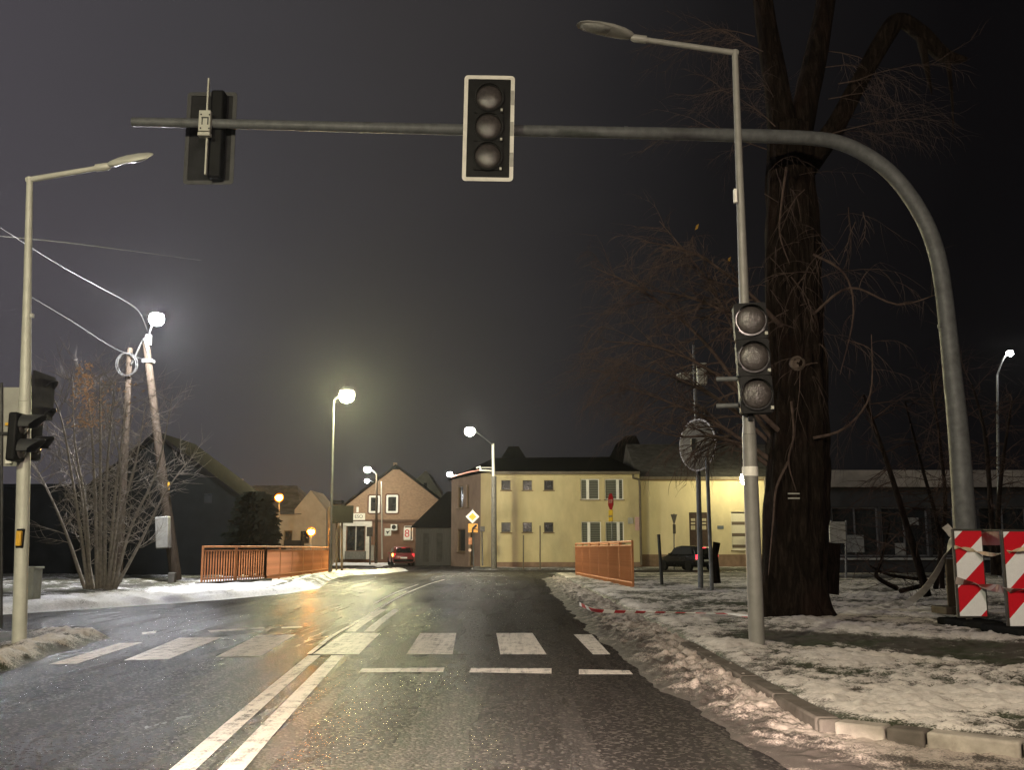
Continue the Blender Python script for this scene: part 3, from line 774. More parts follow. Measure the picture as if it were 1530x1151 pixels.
bark_tube(limb, [P(1195, 260, YT + .1), P(1245, 195, YT), P(1285, 120, YT - .1), P(1325, 50, YT - .2), P(1345, 30, YT - .2), P(1378, 50, YT - .2), P(1410, 82, YT - .2), P(1445, 88, YT - .3)], [.24, .17, .14, .15, .13, .13, .12, .03], 20, .22)
bark_tube(limb, [P(1375, 50, YT - .2), P(1384, 100, YT - .2), P(1392, 140, YT - .2)], [.09, .05, .01], 10, .2)
bark_tube(limb, [P(1415, 84, YT - .3), P(1422, 140, YT - .2), P(1424, 200, YT - .2)], [.05, .025, .008], 8, .2)
limb.build('limb', bark_m, tree, 60)
knot = MB(); knot.lathe([(.12, -.1), (.115, 0), (.08, .03), (.07, .0), (.001, -.01)], Mx(P(1192, 543, YT - .44), Vector((1, 0, 0)), Vector((0, 0, 1)), Vector((0, -1, 0))), 16)
knot.build('knot', M('cut_wood', (.12, .095, .08), .9, 0, .3, 14), tree)
bl = MB()
for y in (738, 745): bl.box(P(1186, y, YT - .475), (.17, .02, .02))
bl.build('bark_mark', grey_paint, tree)
def twigs(mb, p, d, ln, r, depth, droop, rnd):
    n = 5; pts = [p]; q = p.copy(); dd = d.normalized()
    for i in range(n):
        dd = (dd + Vector((rnd.uniform(-.22, .22), rnd.uniform(-.22, .22), rnd.uniform(-.18, .18) - droop))).normalized()
        q = q + dd * ln / n; pts.append(q.copy())
    mb.tube(pts, [r * (1 - .8 * i / n) for i in range(n + 1)], 4 if r > .006 else 3, False)
    if depth > 0:
        for i in range(1, n + 1):
            for _ in range(2 if rnd.random() < .75 else 1):
                ax = Vector((rnd.uniform(-1, 1), rnd.uniform(-1, 1), rnd.uniform(-1, 1))).normalized()
                nd = (dd + ax * .75).normalized()
                twigs(mb, pts[i], nd, ln * rnd.uniform(.4, .62), r * .5, depth - 1, droop * 1.1, rnd)
rnd = random.Random(5)
crown = MB()
LIMBS = [[(1150, 650), (1062, 522), (968, 440), (884, 398)], [(1150, 600), (1100, 500), (1054, 415), (985, 330)], [(1155, 665), (1080, 602), (1000, 562), (930, 553), (884, 575)],
         [(1155, 690), (1065, 630), (985, 596), (922, 576)], [(1155, 700), (1080, 655), (1010, 652), (930, 630)], [(1160, 520), (1090, 470), (1020, 442), (935, 430)],
         [(1160, 480), (1110, 430), (1040, 380), (960, 360)], [(1160, 640), (1070, 560), (985, 520), (900, 510)]]
for li in LIMBS:
    Y0 = YT; dY = rnd.uniform(-1.6, .9)
    li = [(1188, li[0][1] + 22)] + li
    pts = [P(x, y, Y0 + dY * i / 4) for i, (x, y) in enumerate(li)]
    pp, rq = cat(pts, [.06, .042, .027, .014, .006, .004][:len(pts)], 6); crown.tube(pp, rq, 6)
    for i in range(9, len(pp) - 1):
        d = (pp[i + 1] - pp[i - 1]).normalized()
        for s in (1, -1):
            if rnd.random() < .62:
                nd = d + Vector((rnd.uniform(-.2, .2), rnd.uniform(-.9, .9), s * rnd.uniform(.3, .9)))
                twigs(crown, pp[i], nd, rnd.uniform(.45, 1.0), rq[i] * .45 + .002, 1 if rnd.random() < .75 else 2, .10, rnd)
# hanging shoots on the trunk and right side
for k in range(42):
    x = rnd.gauss(1195, 42); y = rnd.uniform(230, 560)
    twigs(crown, P(x, y, YT - .45 + rnd.uniform(-.15, .5)), Vector((rnd.uniform(-.7, .9), rnd.uniform(-.5, .1), rnd.uniform(-.6, .3))), rnd.uniform(.5, 1.4), rnd.uniform(.004, .011), 1, .22, rnd)
for li in ([(1215, 470), (1270, 430), (1340, 455), (1400, 440)], [(1215, 380), (1262, 410), (1275, 470), (1255, 560)], [(1215, 655), (1262, 640), (1300, 590), (1302, 500)], [(1175, 250), (1168, 300), (1165, 350), (1180, 395)], [(1178, 690), (1160, 730), (1155, 780), (1148, 860)], [(1182, 600), (1186, 650), (1178, 690), (1190, 735)]):
    pts = [P(x, y, YT - .5) for x, y in li]; pp, rq = cat(pts, [.022, .018, .014, .006], 5); crown.tube(pp, rq, 5)
    if li[0][0] > 1210:
        for i in range(4, len(pp), 2): twigs(crown, pp[i], Vector((rnd.uniform(-.5, .9), rnd.uniform(-.4, .2), rnd.uniform(-.7, .5))), rnd.uniform(.3, .8), .006, 1, .15, rnd)
for k in range(16):   # upper shoots around the forks
    x = rnd.uniform(1060, 1330); y = rnd.uniform(-60, 240)
    twigs(crown, P(1185 + (x - 1185) * .5, y * .8 + 60, YT + rnd.uniform(-.6, .6)), Vector(((x - 1185) / 90, rnd.uniform(-.5, .5), rnd.uniform(-.2, .9))), rnd.uniform(.8, 1.7), .010, 2, .08, rnd)
crown.build('crown', M('reddish_twig_bark', (.082, .060, .052), .9, 0, .35, 12), tree, 60)
lf = MB()
for (x, y) in ((1041, 339), (1089, 388)):
    c = P(x, y, YT - .9); lf.add([c + Vector((-.03, 0, -.05)), c + Vector((.02, .02, -.02)), c + Vector((.035, 0, .05)), c + Vector((-.012, -.02, .015))], [(0, 1, 2, 3)])
lf.build('leaf', M('yellow_leaf', (.42, .25, .05), .7, 0, .3, 30), tree)

# ------------------------------------------------------------------ left bush
YBu = 24.5
bb0 = Vector((P(155, 882, YBu).x, YBu, .08))
bush = thing('bush', 'bare many stemmed bush with dry brown leaves at its top', 'bush', bb0)
rnd = random.Random(9); st_ = MB(); br = MB()
ST = [((132, 884), (118, 780), (95, 640), (78, 590)), ((135, 886), (128, 760), (112, 660), (108, 560)), ((145, 886), (142, 740), (135, 620), (124, 555)), ((150, 886), (150, 720), (150, 600), (149, 560)), ((156, 886), (158, 740), (165, 640), (172, 570)), ((162, 884), (170, 760), (182, 660), (190, 600)), ((166, 882), (180, 780), (205, 680), (218, 600)), ((170, 880), (195, 790), (235, 700), (258, 590)), ((128, 884), (100, 800), (70, 730), (48, 690)), ((172, 880), (205, 820), (245, 740), (280, 690)), ((140, 886), (130, 820), (118, 720), (92, 640)), ((158, 886), (172, 800), (180, 700), (163, 610))]
for li in ST:
    y_ = YBu + rnd.uniform(-.6, .6)
    pts = [P(x, y, YBu + (y_ - YBu) * i / 2) for i, (x, y) in enumerate(li)]
    pp, rq = cat(pts, [.05, .036, .022, .008], 7); st_.tube(pp, rq, 6)
    for i in range(5, len(pp) - 1):
        for _ in range(2):
            if rnd.random() < .8:
                twigs(br, pp[i], Vector((rnd.choice((-1, 1)) * rnd.uniform(.4, 1.1), rnd.uniform(-.6, .6), rnd.uniform(.1, .9))), rnd.uniform(.35, 1.15), .0105, 1, -.06, rnd)
st_.build('stem', twig_pale, bush, 60); br.build('branches', twig_pale, bush, 60)
lf = MB()
for k in range(330):
    x = rnd.gauss(128, 14) if k < 250 else rnd.gauss(160, 24); y = rnd.uniform(540, 640) if k < 250 else rnd.uniform(570, 640)
    if k < 250 and abs(x - 124) > 6 + (y - 540) * .3: x = 124 + (x - 124) * .35
    c = P(x, y, YBu + rnd.uniform(-.5, .4)); a = rnd.uniform(0, 6.28); s = rnd.uniform(.025, .055)
    u = Vector((math.cos(a), rnd.uniform(-.6, .6), math.sin(a))) * s; w = Vector((-u.z, rnd.uniform(-.03, .03), u.x)) * .45
    lf.add([c - u, c + w, c + u * 1.3, c - w], [(0, 1, 2, 3)])
lo = lf.build('leaves', dry_leaf, bush, flat=True); lo['kind'] = 'stuff'
# grey cabinet behind the left lamp
cb = thing('utility_cabinet', 'grey utility cabinet standing left of the bare bush', 'cabinet', P(40, 898, 19))
b = MB(); pbox(b, 34, 58, 850, 900, 19.2, .35); b.build('body', grey_paint, cb, bev=.015)
b = MB(); pbox(b, 32.5, 59.5, 847, 850.5, 19.2, .42); b.build('lid', grey_paint, cb, bev=.01)

# ------------------------------------------------------------------ shrubs right
rnd = random.Random(21)
def shrub(label, paths, Y, r, tw=6):
    b0 = Vector((P(*paths[0][0], Y).x, Y, .1))
    t = thing('young_tree', label, 'tree', b0)
    s = MB(); q = MB()
    for li in paths:
        pts = [P(x, y, Y + rnd.uniform(-.2, .2)) for x, y in li]
        pp, rq = cat(pts, [r, r * .8, r * .6, r * .3][:len(pts)], 5); s.tube(pp, rq, 7)
        for i in range(3, len(pp)):
            for _ in range(tw // 4):
                twigs(q, pp[i], Vector((rnd.uniform(-1, 1), rnd.uniform(-.5, .5), rnd.uniform(-.3, .9))), rnd.uniform(.5, 1.3), r * .16, 1, .05, rnd)
    s.build('trunk', bark_m, t, 60); q.build('crown', twig, t, 60)
shrub('thin leaning dark tree before the low flat roofed building', [[(1386, 892), (1356, 790), (1328, 700), (1290, 590)]], 18, .075, 8)
shrub('pair of thin bare stems just left of the gantry mast', [[(1408, 880), (1402, 790), (1378, 700), (1352, 600)], [(1398, 880), (1412, 760), (1404, 660), (1390, 560)]], 19, .05, 8)
shrub('bare young tree growing behind the striped barrier panels', [[(1492, 860), (1492, 760), (1500, 680), (1512, 600)], [(1485, 860), (1478, 720), (1470, 640), (1452, 575)]], 21, .06, 9)
shrub('low sprawling bare shrub between the old tree and the barrier', [[(1340, 880), (1310, 862), (1316, 840), (1330, 780)], [(1345, 884), (1390, 870), (1330, 860), (1300, 846)]], 20, .05, 6)
b = MB(); b.tube([P(1238, 888, 17), P(1243, 812, 17)], [.17, .14], 12); tag(b.build('wooden_post', bark_m), 'dark leaning stump like post right of the old tree trunk', 'post')
b = MB(); b.tube([P(1071, 872, 25), P(1068, 830, 25), P(1071, 811, 25)], [.10, .08, .09], 10); tag(b.build('wooden_post', bark_m), 'short dark timber post right of the traffic mirror posts', 'post')
b = MB(); b.tube([P(989, 874, 26), P(984, 799, 26)], [.045, .04], 8); tag(b.build('marker_post', dark_metal), 'thin dark leaning post left of the traffic mirror posts', 'post')
# ------------------------------------------------------------------ camera mast and mirror
YM = 25
mb0 = Vector((P(1047, 880, YM).x, YM, .1))
cm = thing('camera_mast', 'thin leaning mast with a cctv camera and grey box above the mirror', 'camera mast', mb0)
b = MB(); b.tube([mb0 - Vector((0, 0, .2)), P(1043, 700, YM), P(1036, 516, YM)], [.07, .06, .03], 12); b.build('pole', steel, cm)
b = MB(); pbox(b, 1042, 1055, 543, 575, YM, .2); b.build('box', grey_paint, cm, bev=.02)
b = MB(); b.tube([P(1039, 557, YM), P(1016, 559, YM - .2)], .035, 8); b.build('camera_arm', grey_paint, cm)
b = MB(); b.box(P(1021, 564, YM - .25), (.34, .16, .13), Matrix.Rotation(R(8), 3, 'Y')); cam_ = b.build('cctv_camera', grey_paint, cm, bev=.02)
b = MB(); b.box(P(1020, 570, YM - .25), (.3, .13, .08)); b.build('camera_lens', black_plastic, cam_)
mir0 = Vector((P(1064, 888, YM - 1.2).x, YM - 1.2, .1))
mr = thing('traffic_mirror', 'round traffic mirror seen from behind on a leaning post', 'mirror', mir0)
b = MB(); b.tube([mir0 - Vector((0, 0, .2)), P(1059, 760, YM - 1.0), P(1054, 632, YM - .9)], .045, 10); b.build('post', steel, mr)
mc = P(1041, 665, YM - .65)
fx = Vector((.84, .54, 0)).normalized(); sx = Vector((fx.y, -fx.x, 0))
b = MB(); b.lathe([(.60, .05), (.60, -.0), (.56, -.035), (.4, -.06), (.2, -.085), (.001, -.1)], Mx(mc, sx, Vector((0, 0, 1)), fx), 36); b.build('mirror_shell', M('mirror_back', (.15, .138, .115), .8, 0, .12, 2), mr, 40)
b = MB(); ring_prism(b, [(.64 * math.cos(2 * math.pi * k / 36), .64 * math.sin(2 * math.pi * k / 36)) for k in range(36)], [(.58 * math.cos(2 * math.pi * k / 36), .58 * math.sin(2 * math.pi * k / 36)) for k in range(36)], Mx(mc + fx * .01, sx, Vector((0, 0, 1)), fx), .04); b.build('rim', M('mirror_rim', (.3, .27, .24), .5, 0, .2, 6), mr)
b = MB(); b.box(mc - fx * .12, (.1, .1, .28)); b.build('bracket', dark_metal, mr)

# ------------------------------------------------------------------ barrier
red_white = stripes('red_white_panel', (.86, .87, .9), (.62, .012, .025), (-.7071, 0, .7071), .44, .35)
YV = 13.2
def panel(label, x0, x1, ytop, ybot, Y, yaw):
    base = Vector((P((x0 + x1) / 2, ybot + 10, Y).x, Y, .12))
    t = thing('traffic_barrier', label, 'barrier', base, 'striped warning panels of the barrier')
    a = P(x0, ybot, Y); c = P(x1, ytop, Y); w = c.x - a.x; hh = c.z - a.z; cc = (a + c) / 2; rot = Matrix.Rotation(yaw, 3, 'Z')
    b = MB(); b.box(cc, (w + .05, .05, hh + .05), rot); fr = b.build('frame', dark_frame, t, bev=.012)
    b = MB(); b.box(cc + rot @ Vector((0, -.03, 0)), (w, .012, hh), rot); b.build('striped_board', red_white, t)
    b = MB(); b.box((base.x, base.y, .17), (.5, .85, .1), rot); b.build('rubber_foot', rubber, t, bev=.03)
    b = MB(); b.box((base.x, base.y, (a.z + .2) / 2), (.06, .05, a.z - .1), rot); b.build('leg', dark_frame, t)
    return t
dark_frame = M('dark_frame', (.05, .045, .04), .6, 0, .3, 10)
panel('red and white striped warning panel in front of the gantry mast', 1433, 1464, 794, 921, YV, 0)
panel('red and white striped warning panel cut by the picture edge', 1507, 1540, 795, 938, YV - 1.1, R(4))
bk = MB(); bk.box(P(1422, 876, YV + .6), (.13, .05, .72)); bk.box(P(1422, 912, YV + .6), (.35, .5, .1)); tag(bk.build('delineator', M('brown_plastic', (.035, .025, .02), .6, 0, .3, 8), bev=.01), 'dark brown back of a narrow delineator left of the striped panel', 'barrier')
br_ = thing('barrier_board', 'horizontal red and white barrier board between the two warning panels', 'barrier', P(1485, 804, YV - .3))
b = MB(); a = P(1466, 804, YV + .03); c = P(1506, 806, YV - .95); d = c - a; rot = Matrix.Rotation(math.atan2(d.y, d.x), 3, 'Z')
b.box((a + c) / 2, (d.length, .03, .17), rot); b.build('board', stripes('dull_red_white', (.12, .12, .11), (.12, .012, .012), (.8, 0, .6), .62, .6), br_)
b = MB(); b.tube([P(1425, 793, YV + .03), P(1466, 793, YV + .03), P(1540, 794, YV - 1.2)], .018, 8); b.build('top_rail', dark_frame, br_)
def ribbon(name, label, pts, w, mat, twist=0.0):
    b = MB(); pp, _ = cat([Vector(p) for p in pts], [1] * len(pts), 10); rows_ = []
    for i, p in enumerate(pp):
        t = (pp[min(i + 1, len(pp) - 1)] - pp[max(i - 1, 0)]).normalized()
        a = twist * i; u = Vector((0, 0, 1)); u = (u - t * u.dot(t)).normalized(); s = t.cross(u)
        d = u * math.cos(a) + s * math.sin(a); e = t.cross(d) * .003
        rows_.append([p - d * w / 2 - e, p + d * w / 2 - e, p + d * w / 2 + e, p - d * w / 2 + e])
    b.loft(rows_); return tag(b.build(name, mat), label, 'barrier tape')
tape_m = stripes('barrier_tape', (.9, .88, .85), (.45, .02, .03), (1, .3, .0), .26, .74)
tape_d = stripes('dirty_barrier_tape', (.34, .28, .26), (.16, .04, .035), (1, .2, .25), .17, .5)
tape_g = M('grey_tape', (.33, .31, .29), .5, 0, .25, 8)
ribbon('barrier_tape', 'twisted dirty red and white tape low across the warning panels', [P(1428, 868, YV - .06), P(1445, 871, YV - .1), P(1470, 876, YV - .15), P(1492, 880, YV - .7), P(1507, 883, YV - 1.17), P(1545, 880, YV - 1.2)], .095, tape_d, .10)
ribbon('barrier_tape', 'upper pale tape wound round the tops of the warning panels', [P(1426, 818, YV - .07), P(1440, 820, YV - .08), P(1458, 824, YV - .08), P(1480, 829, YV - .4), P(1500, 826, YV - 1.0), P(1512, 824, YV - 1.19), P(1545, 818, YV - 1.2)], .05, M('pale_tape', (.62, .52, .36), .3, 0, .3, 12), .22)
ribbon('barrier_tape', 'loose grey tape sagging from the delineator to the ground', [P(1412, 786, YV + .5), P(1423, 803, YV + .5), P(1412, 830, YV + .6), P(1398, 858, YV + 1.0), P(1378, 885, YV + 1.6), P(1352, 905, YV + 2.4)], .10, tape_g, .05)
gt_ = [(866, 904), (874, 908), (890, 914), (930, 916), (985, 917), (1050, 918), (1090, 919), (1118, 923)]
gl = [G(x, y, .17) for x, y in gt_]
ribbon('barrier_tape', 'red and white tape lying across the trodden snow', [g + Vector((0, 0, .012)) for g in gl], .06, tape_m, .03)

# ------------------------------------------------------------------ cables
def cable(label, pts, r):
    pp, rq = cat(pts, [r] * len(pts), 8); b = MB(); b.tube(pp, rq, 6); tag(b.build('overhead_cable', cable_m), label, 'cable')
cable('thick twisted overhead cable sagging down to the lit utility pole', [P(-40, 318, 17), P(0, 340, 18.2), P(90, 397, 22.5), P(190, 452, 28), P(210, 470, 28.7), P(221, 496, 28.9)], .0075)
cable('thin overhead wire crossing behind the left lamp post', [P(-30, 350, 22), P(120, 365, 30), P(300, 389, 44), P(499, 598, 44)][:3], .012)
cable('lower thin wire running to the braced pole top', [P(40, 440, 22), P(110, 482, 25), P(170, 520, 28), P(221, 540, 29)], .009)

# ------------------------------------------------------------------ houses
def wall(mb, a, b, z0, z1, holes=(), depth=.16):
    """upright wall from a to b (left to right seen from outside), holes as (s0,s1,z0,z1)"""
    a = Vector((a[0], a[1], 0)); b = Vector((b[0], b[1], 0)); u = (b - a); W = u.length; u.normalize(); n = Vector((-u.y, u.x, 0))
    xs = sorted({0, W} | {h[0] for h in holes} | {h[1] for h in holes}); zs = sorted({z0, z1} | {h[2] for h in holes} | {h[3] for h in holes})
    pt = lambda s, z, d=0: a + u * s + Vector((0, 0, z)) + n * d
    for x0, x1 in zip(xs, xs[1:]):
        for y0, y1 in zip(zs, zs[1:]):
            xm, ym = (x0 + x1) / 2, (y0 + y1) / 2
            if any(h[0] < xm < h[1] and h[2] < ym < h[3] for h in holes): continue
            mb.quad(pt(x0, y0), pt(x1, y0), pt(x1, y1), pt(x0, y1))
    for h in holes:
        x0, x1, y0, y1 = h
        mb.quad(pt(x0, y0), pt(x0, y1), pt(x0, y1, depth), pt(x0, y0, depth)); mb.quad(pt(x1, y0, depth), pt(x1, y1, depth), pt(x1, y1), pt(x1, y0))
        mb.quad(pt(x0, y1), pt(x1, y1), pt(x1, y1, depth), pt(x0, y1, depth)); mb.quad(pt(x0, y0, depth), pt(x1, y0, depth), pt(x1, y0), pt(x0, y0))
    return pt
glass_dark = M('window_glass', (.02, .022, .022), .12, 0, .3, 3, spec=.7)
glass_blind = stripes('blind_behind_glass', (.16, .165, .13), (.05, .055, .045), (0, 0, 1), .12, .25)
white_frame = M('white_window_frame', (.72, .72, .68), .5, 0, .08, 6)
sill_m = M('brown_sill', (.16, .11, .06), .7, 0, .2, 6)
def window(root, pt, h, fw=.07, mull=(), pane=None, frame=None, sill=True, depth=.16, extra=None):
    x0, x1, z0, z1 = h; frame = frame or white_frame
    f = MB()
    def bar(s0, s1, y0, y1, d0=depth - .07, d1=depth + .0):
        q = [pt(s0, y0, d0), pt(s1, y0, d0), pt(s1, y1, d0), pt(s0, y1, d0), pt(s0, y0, d1), pt(s1, y0, d1), pt(s1, y1, d1), pt(s0, y1, d1)]
        f.add(q, [(0, 1, 2, 3), (4, 7, 6, 5), (0, 4, 5, 1), (1, 5, 6, 2), (2, 6, 7, 3), (3, 7, 4, 0)])
    e = .003
    bar(x0 + e, x0 + fw, z0 + e, z1 - e); bar(x1 - fw, x1 - e, z0 + e, z1 - e); bar(x0 + fw, x1 - fw, z0 + e, z0 + fw); bar(x0 + fw, x1 - fw, z1 - fw, z1 - e)
    for s, w in mull: bar(s - w / 2, s + w / 2, z0 + fw, z1 - fw)
    w = f.build('window', frame, root, flat=True)
    g = MB(); g.quad(pt(x0, z0, depth - .01), pt(x1, z0, depth - .01), pt(x1, z1, depth - .01), pt(x0, z1, depth - .01)); g.build('pane', pane or glass_dark, w, flat=True)
    if sill:
        s = MB(); c = [pt(x0 - .08, z0 - .06, -.08), pt(x1 + .08, z0 - .06, -.08), pt(x1 + .08, z0 - .002, -.08), pt(x0 - .08, z0 - .002, -.08), pt(x0 - .08, z0 - .06, .1), pt(x1 + .08, z0 - .06, .1), pt(x1 + .08, z0 - .002, .1), pt(x0 - .08, z0 - .002, .1)]
        s.add(c, [(0, 1, 2, 3), (4, 7, 6, 5), (0, 4, 5, 1), (1, 5, 6, 2), (2, 6, 7, 3), (3, 7, 4, 0)]); s.build('sill', sill_m, w, flat=True)
    return w
yellow_wall = M('yellow_render', (.50, .43, .25), .85, 0, .12, .9, .12, 30, dirt=(.36, .31, .19), stretch=(1, 1, .45))
cream_wall = M('cream_render', (.62, .54, .35), .85, 0, .1, .9, .12, 30, dirt=(.44, .38, .26), stretch=(1, 1, .45))
pink_wall = M('pink_grey_render', (.26, .20, .165), .85, 0, .15, 1.2, .12, 30)
plinth_m = M('plinth', (.22, .15, .11), .85, 0, .2, 3, .2, 30)
roof_dark = M('dark_roof_tiles', (.008, .0075, .0075), .9, 0, .4, 5, .5, 12)
roof_snow = M('snow_dusted_roof', (.10, .095, .09), .9, 0, .4, 2, .3, 14, dirt=(.2, .2, .2))
gut_m = M('gutter', (.12, .10, .075), .6, 0, .2, 4)
# --- yellow two storey house
YH = 70
zb = -.6
xl, xr = P(735, 800, YH).x, P(957, 800, YH).x
ze = P(800, 706, YH).z
yh = thing('yellow_house', 'two storey yellow rendered house with small square windows', 'house', (xl, YH, zr(YH)))
def hole(x0, x1, y0, y1, Y, ox): a = P(x0, y1, Y); c = P(x1, y0, Y); return (a.x - ox, c.x - ox, a.z, c.z)
small = [hole(749 + dx, 763 + dx, y0, y1, YH, xl) for (y0, y1) in ((718, 733), (781, 796)) for dx in (0, 32, 64)]
big = [hole(868, 895, 716, 747, YH, xl), hole(904, 931, 716, 747, YH, xl), hole(869, 898, 780, 812, YH, xl), hole(905, 932, 780, 812, YH, xl)]
b = MB(); pt = wall(b, (xl, YH), (xr, YH), zb, ze, small + big); b.build('wall', yellow_wall, yh, flat=True)
for h in small: window(yh, pt, h, .05, frame=M('dark_frame_small', (.10, .085, .06), .6, 0, .2, 5))
for i, h in enumerate(big):
    w = h[1] - h[0]; window(yh, pt, h, .06, mull=[(h[0] + w * (.38 if i in (0, 2) else .70), .2)], pane=glass_blind)
xs2, ys2_ = P(718, 800, YH + 1.2).x, YH + 1.2
x3, y3 = P(674, 800, YH + 8).x, YH + 8
b = MB(); wall(b, (xs2, ys2_), (xl, YH), zb, ze); b.build('corner_wall', yellow_wall, yh, flat=True)
b = MB(); wl = (Vector((xs2, ys2_)) - Vector((x3, y3))).length
sh_ = [(wl * .22, wl * .42, ze - 2.3, ze - .6), (wl * .52, wl * .62, ze - 2.3, ze - .6), (wl * .22, wl * .5, .7, 2.4), (wl * .62, wl * .8, -.3, 2.2)]
pt2 = wall(b, (x3, y3), (xs2, ys2_), zb, ze, sh_); b.build('side_wall', pink_wall, yh, flat=True)
for h in sh_: window(yh, pt2, h, .08, frame=sill_m)
b = MB(); wall(b, (xr, YH), (xr, YH + 11), zb, ze); wall(b, (xr, YH + 11), (x3, YH + 11), zb, ze); wall(b, (x3, YH + 11), (x3, y3), zb, ze); b.build('rear_wall', yellow_wall, yh, flat=True)
b = MB(); zrid = ze + 1.6; o_ = .3
v = [Vector((xl - .2, YH - o_, ze)), Vector((xr + .1, YH - o_, ze)), Vector((xr + .1, YH + 11, ze)), Vector((x3 - .3, YH + 11, ze)), Vector((x3 - .3, y3 - .2, ze)), Vector((xr - 1.5, YH + 6, zrid)), Vector((xl, YH + 7, zrid))]
b.add(v, [(0, 1, 5, 6), (1, 2, 5), (2, 3, 6, 5), (3, 4, 6), (4, 0, 6), (0, 4, 3, 2, 1)]); b.build('roof', roof_dark, yh, flat=True)
b = MB(); b.bb(xl - .15, xr, YH - .42, YH - .3, ze - .14, ze + .03); b.build('gutter', gut_m, yh)
b = MB(); b.bb(xl + .01, xr - .01, YH - .05, YH, zb, zr(YH) + .42); b.build('plinth', plinth_m, yh)
b = MB(); b.tube([P(946, 709, YH - .36), P(946, 714, YH - .36), P(955, 717, YH - .1), P(956, 730, YH - .1), P(958, 845, YH - .1)], .09, 8); b.build('downpipe', gut_m, yh)
for (x0, x1, y0, y1, m) in ((938, 946, 774, 783, grey_paint), (949, 958, 773, 793, M('pink_plate', (.5, .32, .3), .5, 0, .15, 6))):
    b = MB(); pbox(b, x0, x1, y0, y1, YH - .05, .05); b.build('wall_plate', m, yh)
# --- low cream house
YC = 71
xc0, xc1 = xr + .02, P(1240, 800, YC).x
zc = P(1000, 717, YC).z
ch = thing('cream_house', 'long low cream house with grey roof behind the mirror', 'house', (xc0, YC, zr(YC)))
door = hole(1031, 1059, 766, 825, YC, xc0); wn = hole(1094, 1119, 765, 823, YC, xc0)
b = MB(); ptc = wall(b, (xc0, YC), (xc1, YC), zb, zc, [door, wn]); wall(b, (xc1, YC), (xc1, YC + 9), zb, zc); b.build('wall', cream_wall, ch, flat=True)
window(ch, ptc, wn, .04, pane=stripes('shutter', (.62, .58, .48), (.12, .09, .07), (0, 0, 1), .80, .5, .72), sill=True)
dr = MB(); dr.quad(ptc(door[0], door[2], .1), ptc(door[1], door[2], .1), ptc(door[1], door[3], .1), ptc(door[0], door[3], .1)); d_ = dr.build('door', M('brown_door', (.055, .035, .028), .6, 0, .3, 5), ch, flat=True)
for (x0, x1) in ((1032.5, 1038.5), (1049, 1055)):
    for (y0, y1) in ((775, 779), (781, 784), (786, 792)):
        b = MB(); pbox(b, x0, x1, y0, y1, YC + .07, .03); b.build('door_pane', M('door_glass', (.42, .37, .26), .3, 0, .2, 9), d_)
b = MB(); wall(b, (xc0, YC - .06), (xc1, YC - .06), zb, P(1000, 829, YC).z); b.bb(xc0 + .02, xc1, YC - .05, YC - .003, zb, P(1000, 829, YC).z); b.build('plinth', plinth_m, ch)
b = MB(); zr_ = P(1000, 664, YC + 6).z
b.add([Vector((xc0 - .1, YC - .5, zc + .12)), Vector((xc1 + .4, YC - .5, zc + .12)), Vector((xc1 + .4, YC + 6, zr_)), Vector((xc0 - .1, YC + 6, zr_)), Vector((xc0 - .1, YC + 12, zc)), Vector((xc1 + .4, YC + 12, zc))], [(0, 1, 2, 3), (3, 2, 5, 4), (0, 3, 4), (1, 5, 2)]); b.build('roof', roof_snow, ch, flat=True)
b = MB(); b.bb(xc0, xc1 + .4, YC - .64, YC - .5, zc - .02, zc + .16); b.build('gutter', gut_m, ch)
b = MB(); b.bb(xc0, xc1 + .3, YC - .5, YC, zc - .08, zc - .03); b.build('eaves_board', sill_m, ch)
b = MB(); pbox(b, 1072, 1081, 786, 791, YC - .03, .05); b.build('house_plate', M('blue_grey_plate', (.1, .12, .15), .5, 0, .2, 9), ch)
wl_ = P(1111, 716, YC - 2.8)
b = MB(); b.tube([P(1116, 708, YC), P(1114, 707, YC - 1.4), P(1111, 710, YC - 2.8)], .03, 8); la_ = b.build('wall_lamp', dark_metal, ch)
b = MB(); b.ball(wl_, .22, .22, .42, 14, 8); b.build('bulb', glow('lit_wall_lamp', (1, .9, .5), 240), la_)
# --- flat roofed building right
YK = 40
fk = thing('kiosk_building', 'low dark flat roofed building with a pale roof edge', 'building', P(1400, 860, YK))
x0k, x1k = P(1196, 800, YK).x, P(1680, 800, YK).x
zk0, zk1 = P(1400, 729, YK).z, P(1400, 704, YK).z
kw = M('dark_shop_wall', (.045, .045, .045), .8, 0, .2, 2)
hs = [hole(1246 + i * 74, 1246 + i * 74 + 66, 758, 832, YK, x0k) for i in range(5)]
b = MB(); ptk = wall(b, (x0k, YK), (x1k, YK), -.3, zk0 - .002, hs, .2); wall(b, (x1k, YK), (x1k, YK + 4), -.3, zk0 - .002); wall(b, (x0k, YK + 4), (x0k, YK), -.3, zk0 - .002); b.build('wall', kw, fk, flat=True)
for h in hs: window(fk, ptk, h, .06, mull=[((h[0] + h[1]) / 2, .05)], frame=M('alu_frame', (.14, .14, .14), .5, .3, .2, 6), sill=False, depth=.2)
b = MB(); b.bb(x0k - .3, x1k, YK - .45, YK + 4.2, zk0, zk1); b.build('roof_edge', M('pale_fascia', (.25, .225, .19), .8, 0, .25, 1.5, .1, 20, dirt=(.14, .12, .1)), fk)
b = MB(); b.bb(x0k - .2, x1k, YK - .12, YK - .003, P(1400, 834, YK).z - .08, P(1400, 834, YK).z); b.build('sill', grey_paint, fk)
for (x0, x1, y0, y1) in ((1355, 1372, 774, 785), (1265, 1290, 800, 826), (1338, 1352, 812, 830)):
    b = MB(); pbox(b, x0, x1, y0, y1, YK + .12, .03); b.build('window_poster', M('poster', (.22, .22, .2), .6, 0, .2, 6), fk)
